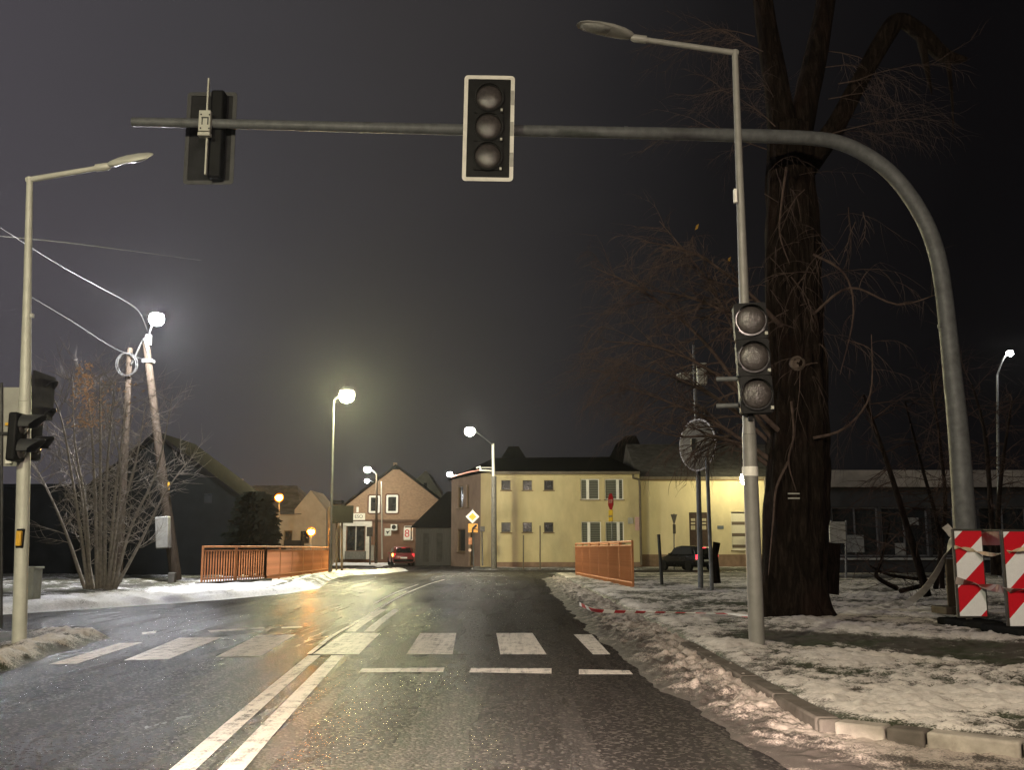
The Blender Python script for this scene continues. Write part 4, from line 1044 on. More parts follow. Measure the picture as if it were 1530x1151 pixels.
bs_ = thing('notice_board', 'grey metal notice board on legs right of the old tree', 'notice board', P(1255, 862, 30))
b = MB(); pbox(b, 1240, 1262, 780, 812, 30, .06); b.build('board', grey_paint, bs_)
for x in (1242, 1264):
    b = MB(); b.cyl(P(x, 778, 30), P(x, 864, 30), .03); b.build('leg', steel, bs_)
b = MB(); b.tube([P(1240, 862, 33), P(1470, 862, 33)], .07, 8); b.tube([P(1240, 870, 33), P(1470, 870, 33)], .05, 8)
b.bb(P(1240, 862, 33).x, P(1470, 862, 33).x, 33.0, 33.5, -.02, .16); tag(b.build('low_wall', concrete), 'low snowy wall in front of the flat roofed building', 'wall')
# --- brick house with shop
YQ = 90
brick_m, nt, bs = newmat('brick')
co = N(nt, 'ShaderNodeTexCoord').outputs['Object']
sep = N(nt, 'ShaderNodeSeparateXYZ'); L(nt, co, sep.inputs[0]); cmb = N(nt, 'ShaderNodeCombineXYZ'); L(nt, sep.outputs[0], cmb.inputs[0]); L(nt, sep.outputs[2], cmb.inputs[1])
bt = N(nt, 'ShaderNodeTexBrick'); L(nt, cmb.outputs[0], bt.inputs['Vector']); bt.inputs['Scale'].default_value = 3.2
bt.inputs['Color1'].default_value = (.30, .185, .11, 1); bt.inputs['Color2'].default_value = (.21, .125, .075, 1); bt.inputs['Mortar'].default_value = (.3, .24, .18, 1)
L(nt, bt.outputs['Color'], bs.inputs['Base Color']); bs.inputs['Roughness'].default_value = .9
bh = thing('brick_house', 'brick gabled house with a shop entrance and arched windows', 'house', P(585, 838, YQ))
xa, xb = P(513, 800, YQ).x, P(668, 800, YQ).x
zqe = P(600, 758, YQ).z; zqa = P(592, 702, YQ).z; zm = P(600, 779, YQ).z
xm = P(592, 702, YQ).x
hw = [hole(553, 566, 743, 765, YQ, xa), hole(579, 593, 742, 765, YQ, xa)]
lowh = [hole(518, 545, 787, 823, YQ, xa), hole(603, 617, 786, 808, YQ, xa)]
b = MB(); ptq = wall(b, (xa, YQ), (xb, YQ), zb, zm, lowh); b.build('lower_wall', M('brown_render', (.17, .10, .07), .85, 0, .2, 1.5), bh, flat=True)
b = MB(); wall(b, (xa, YQ), (xb, YQ), zm, zqe, []) if False else None
ptu = wall(b, (xa, YQ), (xb, YQ), zm, zqe, [(h[0], h[1], h[2], min(h[3], zqe - .001)) for h in hw])
b.add([Vector((xa, YQ, zqe)), Vector((xb, YQ, zqe)), Vector((xm + .4, YQ, zqa)), Vector((xm - .4, YQ, zqa))], [(0, 1, 2, 3)])
b.add([Vector((xa, YQ, zb)), Vector((xa, YQ + 12, zb)), Vector((xa, YQ + 12, zqe)), Vector((xa, YQ, zqe))], [(0, 1, 2, 3)]); b.add([Vector((xb, YQ, zb)), Vector((xb, YQ + 12, zb)), Vector((xb, YQ + 12, zqe)), Vector((xb, YQ, zqe))], [(0, 1, 2, 3)])
b.build('wall', brick_m, bh, flat=True)
for h in hw:   # the upper windows reach into the gable: framed boxes set proud of the brick
    x0, x1, z0, z1 = h
    f = MB(); ring_prism(f, [(p[0] + 0, p[1]) for p in rrect(x1 - x0 + .24, z1 - z0 + .24, .12)], rrect(x1 - x0 - .1, z1 - z0 - .1, .03), Mx(Vector((xa + (x0 + x1) / 2, YQ - .003, (z0 + z1) / 2)), Vector((1, 0, 0)), Vector((0, 0, 1)), Vector((0, -1, 0))), .07)
    w = f.build('window', white_frame, bh, flat=True)
    f = MB(); f.bb(xa + x0 - .02, xa + x1 + .02, YQ - .03, YQ - .003, z0 - .02, z1 + .02); f.build('pane', glass_dark, w)
    f = MB(); ring_prism(f, rrect(x1 - x0 + .5, z1 - z0 + .5, .25), rrect(x1 - x0 + .24, z1 - z0 + .24, .12), Mx(Vector((xa + (x0 + x1) / 2, YQ - .004, (z0 + z1) / 2)), Vector((1, 0, 0)), Vector((0, 0, 1)), Vector((0, -1, 0))), .05); f.build('brick_surround', M('dark_brick', (.12, .065, .045), .9, 0, .2, 4), w)
window(bh, ptq, lowh[1], .08, frame=white_frame)
b = MB(); x0, x1, z0, z1 = lowh[0]
b.quad(ptq(x0, z0, .1), ptq(x1, z0, .1), ptq(x1, z1, .1), ptq(x0, z1, .1)); dd = b.build('shop_door', glass_dark, bh, flat=True)
b = MB(); b.bb(xa + (x0 + x1) / 2 - .05, xa + (x0 + x1) / 2 + .05, YQ + .03, YQ + .09, z0, z1); b.build('door_frame', grey_paint, dd)
b = MB(); ws = M('white_surround', (.6, .58, .52), .7, 0, .15, 3)
pbox(b, 508, 517.5, 780, 836, YQ - .1, .15); pbox(b, 545.5, 555, 784, 836, YQ - .1, .15); pbox(b, 508, 556, 779.5, 786.5, YQ - .12, .2); b.build('entrance_surround', ws, bh)
b = MB(); pbox(b, 516, 546, 824, 836, YQ - .5, .8); b.build('step', concrete, bh)
b = MB(); pbox(b, 511, 668, 777, 781, YQ - .05, .12) ; b.build('string_course', M('string_course', (.10, .06, .045), .8, 0, .2, 4), bh)
b = MB(); e = .5
for sgn, xe in ((-1, xa), (1, xb)):
    s_ = Vector((xe + sgn * .5, YQ - .5, zqe - .32)); tpt = Vector((xm, YQ - .5, zqa + .22)); up_ = Vector((0, 0, .22))
    b.add([s_, tpt, tpt + Vector((0, 13, 0)), s_ + Vector((0, 13, 0)), s_ + up_, tpt + up_, tpt + up_ + Vector((0, 13, 0)), s_ + up_ + Vector((0, 13, 0))], [(0, 1, 2, 3), (4, 7, 6, 5), (0, 4, 5, 1), (1, 5, 6, 2), (2, 6, 7, 3), (3, 7, 4, 0)])
b.build('roof', roof_dark, bh, flat=True)
b = MB(); pbox(b, 588, 593, 692, 706, YQ + 5, .6); b.build('chimney', brick_m, bh)
b = MB(); pbox(b, 526.5, 545.5, 767.5, 777.5, YQ - .18, .12); ss = b.build('shop_sign', M('lit_white_sign', (.78, .76, .66), .5, 0, .05, 5), bh)
def text(body, loc, size, mat, parent, name='lettering', align='CENTER'):
    cu = bpy.data.curves.new(name, 'FONT'); cu.body = body; cu.size = size; cu.align_x = align; cu.align_y = 'CENTER'; cu.extrude = .004
    tmp = bpy.data.objects.new('tmp', cu); COL.objects.link(tmp)
    dg = bpy.context.evaluated_depsgraph_get(); me = bpy.data.meshes.new_from_object(tmp.evaluated_get(dg)); bpy.data.objects.remove(tmp)
    me.transform(Matrix.Rotation(R(90), 4, 'X')); me.transform(Matrix.Translation(Vector(loc) - ORG.get(parent.name, Vector())))
    me.materials.clear(); me.materials.append(mat); o = bpy.data.objects.new(name, me); COL.objects.link(o); o.parent = parent; ORG[o.name] = ORG.get(parent.name, Vector()); return o
ink = M('sign_ink', (.03, .03, .035), .6, 0, .1, 5); ink_red = M('red_ink', (.55, .03, .04), .6, 0, .1, 5)
text('ESO', P(536, 772.5, YQ - .25), .42, ink, ss)
b = MB(); pbox(b, 574.5, 584.5, 790, 801, YQ - .06, .08); s3 = b.build('wall_sign', M('pale_sign', (.55, .56, .5), .5, 0, .05, 5), bh)
b = MB(); c = P(579.5, 795.5, YQ - .105); b.prism([(-.2, .12), (-.02, .06), (.2, .14), (.05, -.06), (-.02, -.2)], Mx(c, Vector((1, 0, 0)), Vector((0, 0, 1)), Vector((0, -1, 0))), .01); b.build('emblem', ink, s3)
b = MB(); pbox(b, 584, 594, 784, 793, YQ - .2, .4); ac = b.build('air_conditioner', white_frame, bh, bev=.03)
b = MB(); b.cyl(P(588.5, 788, YQ - .41), P(588.5, 788, YQ - .43), .2, n=20); b.build('fan_grille', black_plastic, ac)
b = MB(); pbox(b, 603, 613.5, 789, 807, YQ - .03, .02); pw = b.build('window_poster', label_white, bh)
text('8', P(608.2, 798, YQ - .045), .95, ink_red, pw)
b = MB(); pbox(b, 532.5, 536, 758, 766, YQ - .06, .1); b.build('meter_box', label_white, bh)
# --- shop wing left of it
sw = thing('shop_wing', 'low shop wing with lit sign left of the brick house', 'building', P(490, 838, YQ + 1))
b = MB(); wall(b, (P(468, 800, YQ + 1).x, YQ + 1), (xa - .02, YQ + 1), zb, P(490, 752, YQ + 1).z); b.build('wall', M('tan_render', (.24, .17, .11), .85, 0, .2, 2), sw, flat=True)
b = MB(); pbox(b, 466, 512, 748, 753, YQ + .5, 1.6); b.build('roof', roof_dark, sw)
b = MB(); pbox(b, 479, 503, 781, 789.5, YQ + .8, .15); s4 = b.build('lit_sign', glow('lit_sign', (1, .86, .5), 2.2), sw)
b = MB(); pbox(b, 481, 484, 783, 787, YQ + .7, .02); b.build('emblem', ink, s4)
b = MB(); pbox(b, 484, 489, 792, 803, YQ + .8, .1); b.build('lit_window', glow('lit_bluish_window', (.7, .7, 1), 2.0), sw)
b = MB(); pbox(b, 496, 501, 790, 835, YQ + .8, .1); b.build('door_post', M('brown_post', (.2, .1, .06), .7), sw)
# --- cream gabled house with orange light
YO = 72
oh = thing('gabled_house', 'pale gabled house lit orange behind the left railing', 'house', P(440, 838, YO))
xo0, xo1 = P(372, 800, YO).x, P(470, 800, YO).x
zo = P(430, 769, YO).z
wallo = M('pale_beige_render', (.36, .29, .22), .85, 0, .15, 1.5)
hz_ = [hole(423, 437, 793, 815, YO, xo0), hole(452, 464, 795, 815, YO, xo0)]
b = MB(); pto = wall(b, (xo0, YO), (xo1, YO), zb, zo, hz_); wall(b, (xo1, YO), (xo1, YO + 8), zb, zo); b.build('wall', wallo, oh, flat=True)
for h in hz_: window(oh, pto, h, .07, frame=sill_m)
zq2 = P(400, 726, YO + 4).z
b = MB(); b.add([Vector((xo0 - .3, YO - .4, zo)), Vector((xo1 - .9, YO - .4, zo)), Vector((xo1 - 2.2, YO + 4, zq2)), Vector((xo0 - .9, YO + 4, zq2)), Vector((xo0 - .3, YO + 8, zo)), Vector((xo1, YO + 8, zo))], [(0, 1, 2, 3), (3, 2, 5, 4), (0, 3, 4), (1, 5, 2)]); b.build('roof', roof_snow, oh, flat=True)
b = MB(); a, c, d, e_ = P(440, 838, YO - .3), P(487, 838, YO - .3), P(487, 762, YO - .3), P(464, 733, YO - .3)
a2 = P(440, 762, YO - .3)
b.add([a, c, d, e_, a2] + [p + Vector((0, 5, 0)) for p in (a, c, d, e_, a2)], [(0, 1, 2, 3, 4), (9, 8, 7, 6, 5), (0, 5, 6, 1), (1, 6, 7, 2), (2, 7, 8, 3), (3, 8, 9, 4), (4, 9, 5, 0)]); gw_ = b.build('gable_wing', wallo, oh, flat=True)
b = MB(); pbox(b, 449, 462, 794, 812, YO - .34, .06); b.build('wing_window', glass_dark, gw_)
b = MB(); pbox(b, 427, 452, 808, 816, YO - 1.5, 1.2); b.build('bin_store', black_plastic, oh)
b = MB(); pbox(b, 356, 362, 716, 728, YO + 4, .8); b.build('chimney', brick_m, oh)
# leaf sculpture like dark ivy clump on the wing: a conifer and hedge in front
fol = M('dark_evergreen', (.008, .0095, .007), .9, 0, .5, 3)
def evergreen(label, px, py0, py1, Y, wpx, name='evergreen_tree', n=2600, conic=.6):
    base = P(px, py1, Y); top = P(px, py0, Y); hh = top.z - base.z; w = (P(px + wpx, py1, Y).x - base.x)
    t = thing(name, label, 'tree', (base.x, Y, zr(Y)))
    b = MB(); b.cyl(Vector((base.x, Y, zr(Y) - .2)), Vector((base.x, Y, base.z + hh * .7)), .12, .04); b.build('trunk', bark_m, t)
    r_ = random.Random(int(px)); f_ = MB()
    for k in range(n):
        v = r_.random() ** .8; rad = w * ((1 - v) ** conic * .95 + .1) * (.5 + .55 * r_.random() ** .6) * (1 + .7 * noise.noise(Vector((v * 7, px + k % 7, 0)))); a = r_.uniform(0, 6.283)
        c = Vector((base.x + rad * math.cos(a), Y + rad * math.sin(a), zr(Y) + .1 + v * (top.z - zr(Y))))
        s = r_.uniform(.08, .2); u = Vector((math.cos(a) + r_.uniform(-.5, .5), math.sin(a) + r_.uniform(-.5, .5), r_.uniform(-.8, .3))).normalized() * s; w2 = u.orthogonal().normalized() * s * .45
        f_.add([c - u * .5, c + w2, c + u, c - w2], [(0, 1, 2, 3)])
    f_.build('crown', fol, t, flat=True)
evergreen('dark evergreen clump between the dark house and the orange lamp', 376, 741, 850, 35.5, 36, n=5200, conic=.3)
# --- dark house far left
YD = 37
dh = thing('dark_house', 'unlit dark gabled house behind the bare bush', 'house', P(230, 868, YD))
xd0, xd1 = P(120, 800, YD).x, P(352, 800, YD).x; zd = P(300, 742, YD).z; xdm = P(236, 660, YD).x; zda = P(236, 655, YD).z
b = MB(); v = [Vector((xd0, YD, -.3)), Vector((xd1, YD, -.3)), Vector((xd1, YD, zd)), Vector((xdm, YD, zda)), Vector((xd0, YD, zd))]
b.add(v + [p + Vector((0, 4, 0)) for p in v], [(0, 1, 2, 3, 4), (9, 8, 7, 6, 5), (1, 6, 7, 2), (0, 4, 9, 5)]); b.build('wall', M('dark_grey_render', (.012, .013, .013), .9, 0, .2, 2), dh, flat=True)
b = MB()
for xe, sg_ in ((xd0, -1), (xd1, 1)):
    s_ = Vector((xe + sg_ * .25, YD - .3, zd - .15)); tpt = Vector((xdm, YD - .3, zda + .08)); u_ = Vector((0, 0, .14)); q = Vector((0, 4.6, 0))
    b.add([s_, tpt, tpt + q, s_ + q, s_ + u_, tpt + u_, tpt + u_ + q, s_ + u_ + q], [(0, 1, 2, 3), (4, 7, 6, 5), (0, 4, 5, 1), (1, 5, 6, 2), (2, 6, 7, 3), (3, 7, 4, 0)])
b.build('roof', roof_dark, dh, flat=True)
b = MB(); pbox(b, 305, 318, 738, 752, YD - .02, .05); b.build('window', glass_dark, dh)
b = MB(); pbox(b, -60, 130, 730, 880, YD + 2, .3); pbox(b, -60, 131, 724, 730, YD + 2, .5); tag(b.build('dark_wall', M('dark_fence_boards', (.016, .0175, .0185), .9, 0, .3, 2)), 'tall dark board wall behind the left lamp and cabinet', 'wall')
# --- dark shed between brick house and yellow house
YSH = 80
sh = thing('shed', 'grey timber shed with a steep dark roof left of the yellow house', 'shed', P(650, 840, YSH))
xs0, xs1 = P(621, 800, YSH).x, P(690, 800, YSH).x; zs = P(650, 787, YSH).z
b = MB(); wall(b, (xs0, YSH), (xs1, YSH), zb, zs); wall(b, (xs0, YSH + 6), (xs0, YSH), zb, zs); b.build('wall', M('grey_boards', (.10, .10, .10), .85, 0, .25, 3, .4, 6, stretch=(8, 8, .3)), sh, flat=True)
b = MB(); b.add([Vector((xs0 - .4, YSH - .4, zs - .1)), Vector((xs1, YSH - .4, zs - .1)), Vector((xs1, YSH + 4, P(680, 735, YSH + 4).z)), Vector((P(668, 735, YSH + 4).x, YSH + 4, P(680, 735, YSH + 4).z)), Vector((xs0 - .4, YSH + 8, zs)), Vector((xs1, YSH + 8, zs))], [(0, 1, 2, 3), (3, 2, 5, 4), (0, 3, 4), (1, 5, 2)]); b.build('roof', roof_dark, sh, flat=True)
for x in (632, 652): 
    b = MB(); pbox(b, x, x + 9, 797, 840, YSH - .05, .1); b.build('door', M('shed_door', (.07, .07, .07), .85, 0, .25, 3), sh)
bg = thing('gable_house', 'pale grey gable showing above the timber shed', 'house', P(640, 800, 100))
b = MB(); v = [P(616, 760, 100), P(664, 760, 100), P(664, 745, 100), P(636, 703, 100), P(616, 722, 100)]
b.add(v + [p + Vector((0, 8, 0)) for p in v] + [], [(0, 1, 2, 3, 4), (9, 8, 7, 6, 5), (1, 6, 7, 2), (2, 7, 8, 3), (3, 8, 9, 4), (0, 4, 9, 5)]); 
v = [P(616, 842, 100), P(664, 842, 100), P(664, 760, 100), P(616, 760, 100)]; b.add(v, [(0, 1, 2, 3)]); b.build('wall', M('grey_render', (.2, .19, .165), .9, 0, .2, 1), bg, flat=True)
b = MB(); pbox(b, 633, 638, 722, 729, 99.9, .06); b.build('window', glass_dark, bg)
# dark roofs behind the yellow house
for lab, x0, x1, y0, Y in (('dark steep roofed house rising behind the yellow house', 735, 800, 668, 98), ('dark broad roofed house behind the small windows of the yellow house', 800, 880, 684, 104), ('dark pointed roof behind the right end of the yellow house', 908, 975, 652, 90)):
    t = thing('distant_house', lab, 'house', (P((x0 + x1) / 2, 800, Y).x, Y, -.4), 'dark houses behind the yellow house')
    a, c = P(x0, 712, Y), P(x1, 712, Y); ap = P((x0 + x1) / 2, y0, Y); q = Vector((0, 8, 0)); lo_ = Vector((0, 0, -6.5))
    b = MB(); b.add([a + lo_, c + lo_, c, a, a + lo_ + q, c + lo_ + q, c + q, a + q], [(0, 1, 2, 3), (1, 5, 6, 2), (0, 3, 7, 4), (4, 7, 6, 5)]); b.build('wall', M('far_wall', (.08, .075, .07), .9, 0, .2, 1), t, flat=True)
    b = MB(); b.add([a - Vector((.3, .3, .1)), c + Vector((.3, -.3, -.1)), ap + Vector((.5, -.3, 0)), ap + Vector((-.5, -.3, 0)), a - Vector((.3, 0, .1)) + q, c + Vector((.3, 0, -.1)) + q, ap + q + Vector((.5, 0, 0)), ap + q + Vector((-.5, 0, 0))], [(0, 1, 2, 3), (1, 5, 6, 2), (2, 6, 7, 3), (3, 7, 4, 0), (4, 7, 6, 5), (0, 4, 5, 1)]); b.build('roof', roof_dark, t, flat=True)

# ------------------------------------------------------------------ signs
def post(t, a, c, r=.035, m=None): b = MB(); b.cyl(a, c, r); b.build('post', m or steel, t)
YP = 64.2
ps = thing('priority_sign', 'white and yellow diamond priority road sign above an amber plate', 'road sign', Vector((P(708, 846, YP).x, YP, zr(YP))))
post(ps, Vector((P(708, 846, YP).x, YP, zr(YP) - .2)), P(706, 760, YP))
mpx_ = (P(707, 770, YP) - P(706, 770, YP)).length
XZ = lambda c: Mx(c, Vector((1, 0, 0)), Vector((0, 0, 1)), Vector((0, -1, 0)))
white_s = M('sign_white', (.85, .85, .85), .35, 0, .03, 5); yel_s = M('sign_yellow', (.8, .45, .03), .35, 0, .05, 5); amb_s = M('sign_amber', (.75, .36, .06), .4, 0, .15, 9)
def retro(m, k):  # retroreflective sheeting answers the car's headlights
    return m
b = MB(); s = 10.2 * mpx_; b.prism([(s, 0), (0, s), (-s, 0), (0, -s)], XZ(P(706, 772.5, YP - .05)), .02); fa = b.build('sign_plate', white_s, ps)
b = MB(); s = 5.6 * mpx_; b.prism([(s, 0), (0, s), (-s, 0), (0, -s)], XZ(P(706, 772.5, YP - .072)), .006); b.build('yellow_diamond', yel_s, fa)
b = MB(); pbox(b, 699.5, 714, 783, 796, YP - .06, .03); ap_ = b.build('route_plate', amb_s, ps)
b = MB(); b.tube([P(706, 797, YP - .08), P(706.5, 790, YP - .08), P(712, 785, YP - .08)], .07, 6); b.tube([P(706.5, 790, YP - .08), P(713.5, 791.5, YP - .08)], .03, 6); b.build('route_marking', ink, ap_)
b = MB(); pbox(b, 700, 705, 804, 814, YP - .06, .03); b.build('small_plate', M('orange_plate', (.5, .2, .09), .5, 0, .2, 8), ps)
b = MB(); b.cyl(P(702, 822.5, YP - .07), P(702, 822.5, YP - .09), .1, n=14); b.build('reflector', M('reflector', (.8, .6, .5), .3), ps)
b = MB(); b.tube([P(721, 846, YP + 4), P(720, 793, YP + 4)], [.06, .05], 8); b.box(P(721, 791, YP + 4), (.3, .2, .35)); tag(b.build('signal_post', concrete), 'pale thin post with a small dark box right of the diamond sign', 'post')
for x, yt, lab in ((782, 800, 'thin steel post below the middle small window of the yellow house'), (807, 786, 'taller thin steel post below the right small window of the yellow house')):
    b = MB(); b.cyl(Vector((P(x, 844, 64).x, 64, zr(64) - .1)), P(x, yt, 64), .045); tag(b.build('steel_post', gut_m), lab, 'post')
YS2 = 50
so = thing('stop_sign', 'red stop sign turned nearly edge on above a yellow plate', 'road sign', Vector((P(914, 858, YS2).x, YS2, zr(YS2))))
post(so, Vector((P(915, 858, YS2).x, YS2, zr(YS2) - .2)), P(914, 738, YS2), .03)
fd = Vector((-.97, -.22, 0)).normalized(); sx = Vector((-fd.y, fd.x, 0)) * 1
sx = fd.cross(Vector((0, 0, 1))) * -1
b = MB(); rr8 = .43; b.prism([(rr8 * math.cos(R(22.5 + 45 * k)), rr8 * math.sin(R(22.5 + 45 * k))) for k in range(8)], Mx(P(914, 750, YS2) + fd * .04, sx, Vector((0, 0, 1)), fd), .02); fa = b.build('sign_plate', M('sign_red', (.11, .008, .01), .85, 0, .1, 6), so)
me_t = text('STOP', (0, 0, 0), .26, M('dull_white', (.2, .15, .15), .9), fa)
me_t.data.transform(Matrix.Translation(ORG[fa.name]))        # back to the origin, then on to the plate
me_t.data.transform(Matrix.Rotation(R(-90), 4, 'X'))
me_t.data.transform(Mx(P(914, 750, YS2) + fd * .066 - ORG[fa.name], sx, Vector((0, 0, 1)), fd))
b = MB(); b.box(P(914, 771, YS2) + fd * .05, (.62, .02, .55), Matrix((sx, fd, Vector((0, 0, 1)))).transposed()); fy = b.build('route_plate', M('sign_yellow_dull', (.25, .17, .02), .85, 0, .1, 6), so)
b = MB(); b.box(P(914, 772, YS2) + fd * .066, (.5, .012, .08), Matrix.Rotation(R(0), 3, 'Y') @ Matrix((sx, fd, Vector((0, 0, 1)))).transposed()); b.build('route_marking', ink, fy)
YGW = 64
gw = thing('give_way_sign', 'triangular give way sign seen from behind near the dark car', 'road sign', Vector((P(1007, 846, YGW).x, YGW, zr(YGW))))
post(gw, Vector((P(1007, 846, YGW).x, YGW, zr(YGW) - .2)), P(1007, 768, YGW), .035)
mg = (P(707, 770, YGW) - P(706, 770, YGW)).length
b = MB(); b.prism([(-10 * mg * .5, 5 * mg), (10 * mg * .5, 5 * mg), (0.05, -8 * mg), (-.05, -8 * mg)], XZ(P(1007, 774, YGW - .04)), .02); b.build('sign_plate', M('sign_back', (.12, .11, .1), .6, .2, .2, 5), gw)
b = MB(); pbox(b, 1005.5, 1009.5, 784, 798, YGW - .05, .02); b.build('route_plate', M('sign_back_plate', (.08, .07, .06), .6, .2, .2, 5), gw)
# billboard seen from behind
YBB = 46
bi = thing('billboard', 'dark back of a wide billboard on posts near the left railing end', 'billboard', Vector((P(500, 853, YBB).x, YBB, zr(YBB))))
b = MB(); pbox(b, 494, 528, 756, 782, YBB, .12); b.build('panel', M('billboard_back', (.010, .010, .009), .85, 0, .3, 3), bi)
for x, r in ((493.5, .1), (503, .04), (511, .05)):
    b = MB(); b.cyl(Vector((P(x, 853, YBB + .15).x, YBB + .15, zr(YBB) - .2)), P(x, 758, YBB + .15), r); b.build('post', wood_pole, bi)
# thin pole near it and cabinets by the shop
for (x, yt, Y, lab) in ((553, 788, 78, 'slim dark box topped post at the shop entrance'),):
    b = MB(); b.cyl(Vector((P(x, 836, Y).x, Y, zr(Y))), P(x, yt, Y), .06); pbox(b, 548, 557, 788, 802, Y, .2); tag(b.build('signal_post', dark_metal), lab, 'post')
b = MB(); pbox(b, 554, 559, 815, 838, 78, .3); tag(b.build('utility_cabinet', grey_paint, bev=.03), 'narrow pale cabinet beside the shop entrance post', 'cabinet')
b = MB(); b.tube([P(571, 836, 83.5), P(570, 720, 83.5)], [.06, .05], 8); tag(b.build('drain_pole', steel_pale), 'pale slim pole right of the dark lamp post of the brick house', 'post')

# ------------------------------------------------------------------ cars
def car(label, loc, yaw, paint, lit_s, length=4.1, hatch=True, indicator=False):
    t = thing('parked_car', label, 'car', (0, 0, 0))
    Ln, Wd = length, 1.74
    # body sections along y (rear at -L/2, front +L/2): (y, half width, z bottom, z shoulder)
    b = MB(); rings = []
    for y, hw, zb_, zs_ in ((-.5, .70, .42, .80), (-.485, .80, .30, .88), (-.44, .85, .24, .93), (-.2, .87, .22, .92), (.1, .87, .22, .90), (.28, .86, .22, .88), (.42, .80, .24, .78), (.48, .68, .28, .68), (.5, .5, .36, .58)):
        y *= Ln; rings.append([Vector((hw * sx_, y, z)) for sx_, z in ((-.85, zb_), (.85, zb_), (1, zb_ + .12), (1.0, (zb_ + zs_) / 2 + .05), (.95, zs_ - .03), (.84, zs_), (-.84, zs_), (-.95, zs_ - .03), (-1.0, (zb_ + zs_) / 2 + .05), (-1, zb_ + .12))])
    b.loft(rings); b.build('body', paint, t, 50)
    b = MB(); rings = []
    for y, hw, zt in ((-.47, .70, .93), (-.44, .66, 1.18), (-.39, .62, 1.38), (-.30, .62, 1.45), (-.05, .62, 1.48), (.08, .61, 1.42), (.16, .64, 1.2), (.27, .70, .9)):
        y *= Ln; rings.append([Vector((sx_ * (hw + .1 * (1 - k)), y, z)) for sx_, z, k in ((-1, .86, 0), (1, .86, 0), (1, .5 * (.86 + zt), .5), (.97, zt - .05, 1), (.85, zt, 1), (-.85, zt, 1), (-.97, zt - .05, 1), (-1, .5 * (.86 + zt), .5))])
    b.loft(rings); b.build('cabin', paint, t, 50)
    # windows proud of the cabin
    b = MB(); b.add([Vector((x, y * Ln, z)) for x, y, z in ((-.60, -.474, .99), (.60, -.474, .99), (.53, -.408, 1.36), (-.53, -.408, 1.36))], [(0, 1, 2, 3)]); b.build('rear_window', glass_dark, t, flat=True)
    for s in (-1, 1):
        b = MB(); b.add([Vector((s * x, y * Ln, z)) for x, y, z in ((.79, -.40, .98), (.79, .16, .96), (.715, .08, 1.36), (.715, -.34, 1.37))], [(0, 1, 2, 3)]); b.build('side_window', glass_dark, t, flat=True)
        b = MB(); b.box((s * .9, .13 * Ln, .97), (.2, .1, .13)); b.build('wing_mirror', paint, t, bev=.02)
        b = MB(); b.box((s * .72, -.488 * Ln, .82), (.2, .06, .26)); b.build('tail_light', lit_s, t, bev=.02)
        for y in (-.31, .31):
            w = MB(); M_ = Mx(Vector((s * .70, y * Ln, .31)), Vector((0, 1, 0)), Vector((0, 0, 1)), Vector((s, 0, 0)))
            w.lathe([(.20, .0), (.31, .0), (.32, .04), (.32, .16), (.30, .19), (.21, .19)], M_, 20); wo = w.build('wheel', rubber, t, 40)
            w = MB(); w.lathe([(.2, .15), (.19, .18), (.06, .17), (.001, .175)], M_, 14); w.build('rim', steel, wo, 40)
    b = MB(); b.add([Vector((x, y * Ln, z)) for x, y, z in ((-.66, .166, .98), (.66, .166, .98), (.55, .088, 1.36), (-.55, .088, 1.36))], [(3, 2, 1, 0)]); b.build('windscreen', glass_dark, t, flat=True)
    b = MB(); b.box((0, -.502 * Ln, .62), (.52, .02, .115)); b.build('number_plate', white_s, t)
    b = MB(); b.box((0, -.49 * Ln, .42), (1.5, .14, .2)); b.build('bumper', black_plastic, t, bev=.04)
    b = MB(); b.box((0, -.415 * Ln, 1.36), (.3, .04, .025)); b.build('brake_light', lit_s, t)
    if indicator:
        b = MB(); b.box((-.82, -.475 * Ln, .84), (.12, .12, .22)); b.build('indicator_light', glow('lit_indicator', (1, .5, .08), 14), t)
    t.location = loc; t.rotation_euler = (0, 0, yaw); t['label'] = label
    return t
tail_on = glow('lit_tail_light', (1, .03, .05), 4.5); tail_dim = glow('glowing_tail_light', (.9, .04, .05), .9)
Yc = 62
car('dark hatchback with red tail lights before the cream house', Vector((P(1027, 850, Yc).x, Yc, zr(Yc))), R(27), M('dark_car_paint', (.006, .0065, .0065), .25, .2, .2, 4), tail_on, 4.0)
Yc = 80
car('red hatchback with an amber indicator by the brick house', Vector((P(599, 841, Yc).x, Yc, zr(Yc))), R(12), M('red_car_paint', (.22, .025, .028), .3, .1, .2, 4), tail_dim, 4.2, indicator=True)

# ------------------------------------------------------------------ car headlights beside the viewer (low beam)
for x in (-.9, .45):
    ld = bpy.data.lights.new('headlight', 'SPOT'); ld.energy = 5600; ld.color = (1, .80, .69); ld.spot_size = R(60); ld.spot_blend = .25; ld.shadow_soft_size = .06
    lo = bpy.data.objects.new('headlight_beam', ld); COL.objects.link(lo); lo.location = (x, 1.7, .66); lo.rotation_euler = (R(90 - 31.5), 0, R(-3))

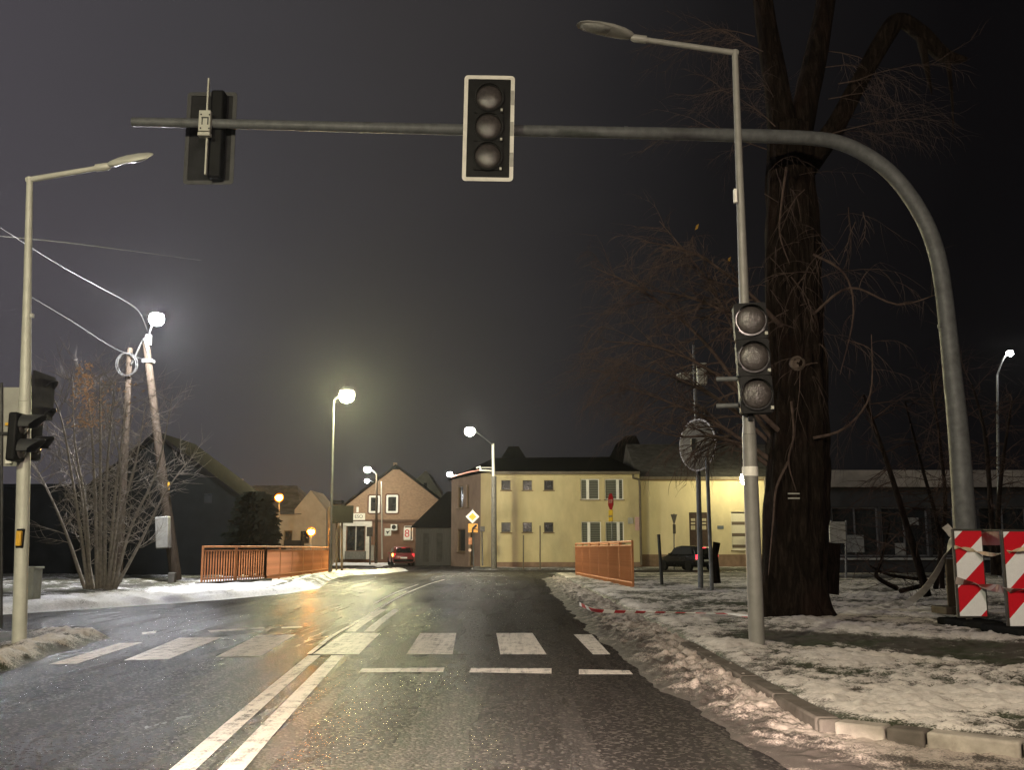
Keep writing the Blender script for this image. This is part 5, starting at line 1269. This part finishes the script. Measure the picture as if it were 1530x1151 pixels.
# ------------------------------------------------------------------ night sky lit by the town
w = bpy.data.worlds.new('World'); S.world = w; w.use_nodes = True
nt = w.node_tree; bg = nt.nodes['Background']
tc = N(nt, 'ShaderNodeTexCoord').outputs['Generated']; sp = N(nt, 'ShaderNodeSeparateXYZ'); L(nt, tc, sp.inputs[0])
cl_ = noisen(nt, mapping(nt, tc, (1, 1, 2.2)), 2.6, 5, .55)
xx = mathn(nt, 'ADD', sp.outputs[0], mathn(nt, 'MULTIPLY', mathn(nt, 'SUBTRACT', cl_, .5), .10))
c = ramp(nt, mathn(nt, 'ADD', mathn(nt, 'MULTIPLY', xx, 1.0), .5), [(.02, (.071, .064, .074)), (.22, (.052, .0485, .053)), (.38, (.039, .0357, .0367)), (.50, (.029, .0265, .0272)), (.60, (.0175, .0162, .0172)), (.70, (.0085, .0078, .0084)), (.9, (.0035, .0031, .0035))])
L(nt, c, bg.inputs[0]); bg.inputs[1].default_value = 1.0

# ------------------------------------------------------------------ frosty night air
hz = MB(); hz.bb(-80, 80, -12, 125, -2.0, 22.0)
hm = bpy.data.materials.new('night_air'); hm.use_nodes = True; nt = hm.node_tree
nt.nodes.remove(nt.nodes['Principled BSDF']); pv = N(nt, 'ShaderNodeVolumePrincipled')
pv.inputs['Color'].default_value = (.9, .92, .92, 1); pv.inputs['Density'].default_value = HAZE; pv.inputs['Anisotropy'].default_value = .86
L(nt, pv.outputs[0], nt.nodes['Material Output'].inputs['Volume'])
if HAZE > 0: ho = hz.build('haze', hm, flat=True); ho['kind'] = 'stuff'
# ------------------------------------------------------------------ camera and render settings
cd = bpy.data.cameras.new('Camera'); cam = bpy.data.objects.new('Camera', cd); COL.objects.link(cam)
cam.location = (0, 0, H); cam.rotation_euler = (R(90) + TH, 0, 0)
cd.sensor_fit = 'HORIZONTAL'; cd.sensor_width = 36; cd.lens = F / 1530 * 36; cd.clip_end = 3000; cd.clip_start = .05
S.camera = cam
S.view_settings.view_transform = 'Standard'; S.view_settings.look = 'None'; S.view_settings.exposure = 0; S.view_settings.gamma = 1
S.render.engine = 'CYCLES'
S.cycles.use_denoising = True; S.cycles.denoiser = 'OPENIMAGEDENOISE'
S.cycles.sample_clamp_indirect = 4; S.cycles.max_bounces = 5; S.cycles.diffuse_bounces = 3; S.cycles.glossy_bounces = 3; S.cycles.volume_bounces = 0
S.cycles.caustics_reflective = False; S.cycles.caustics_refractive = False
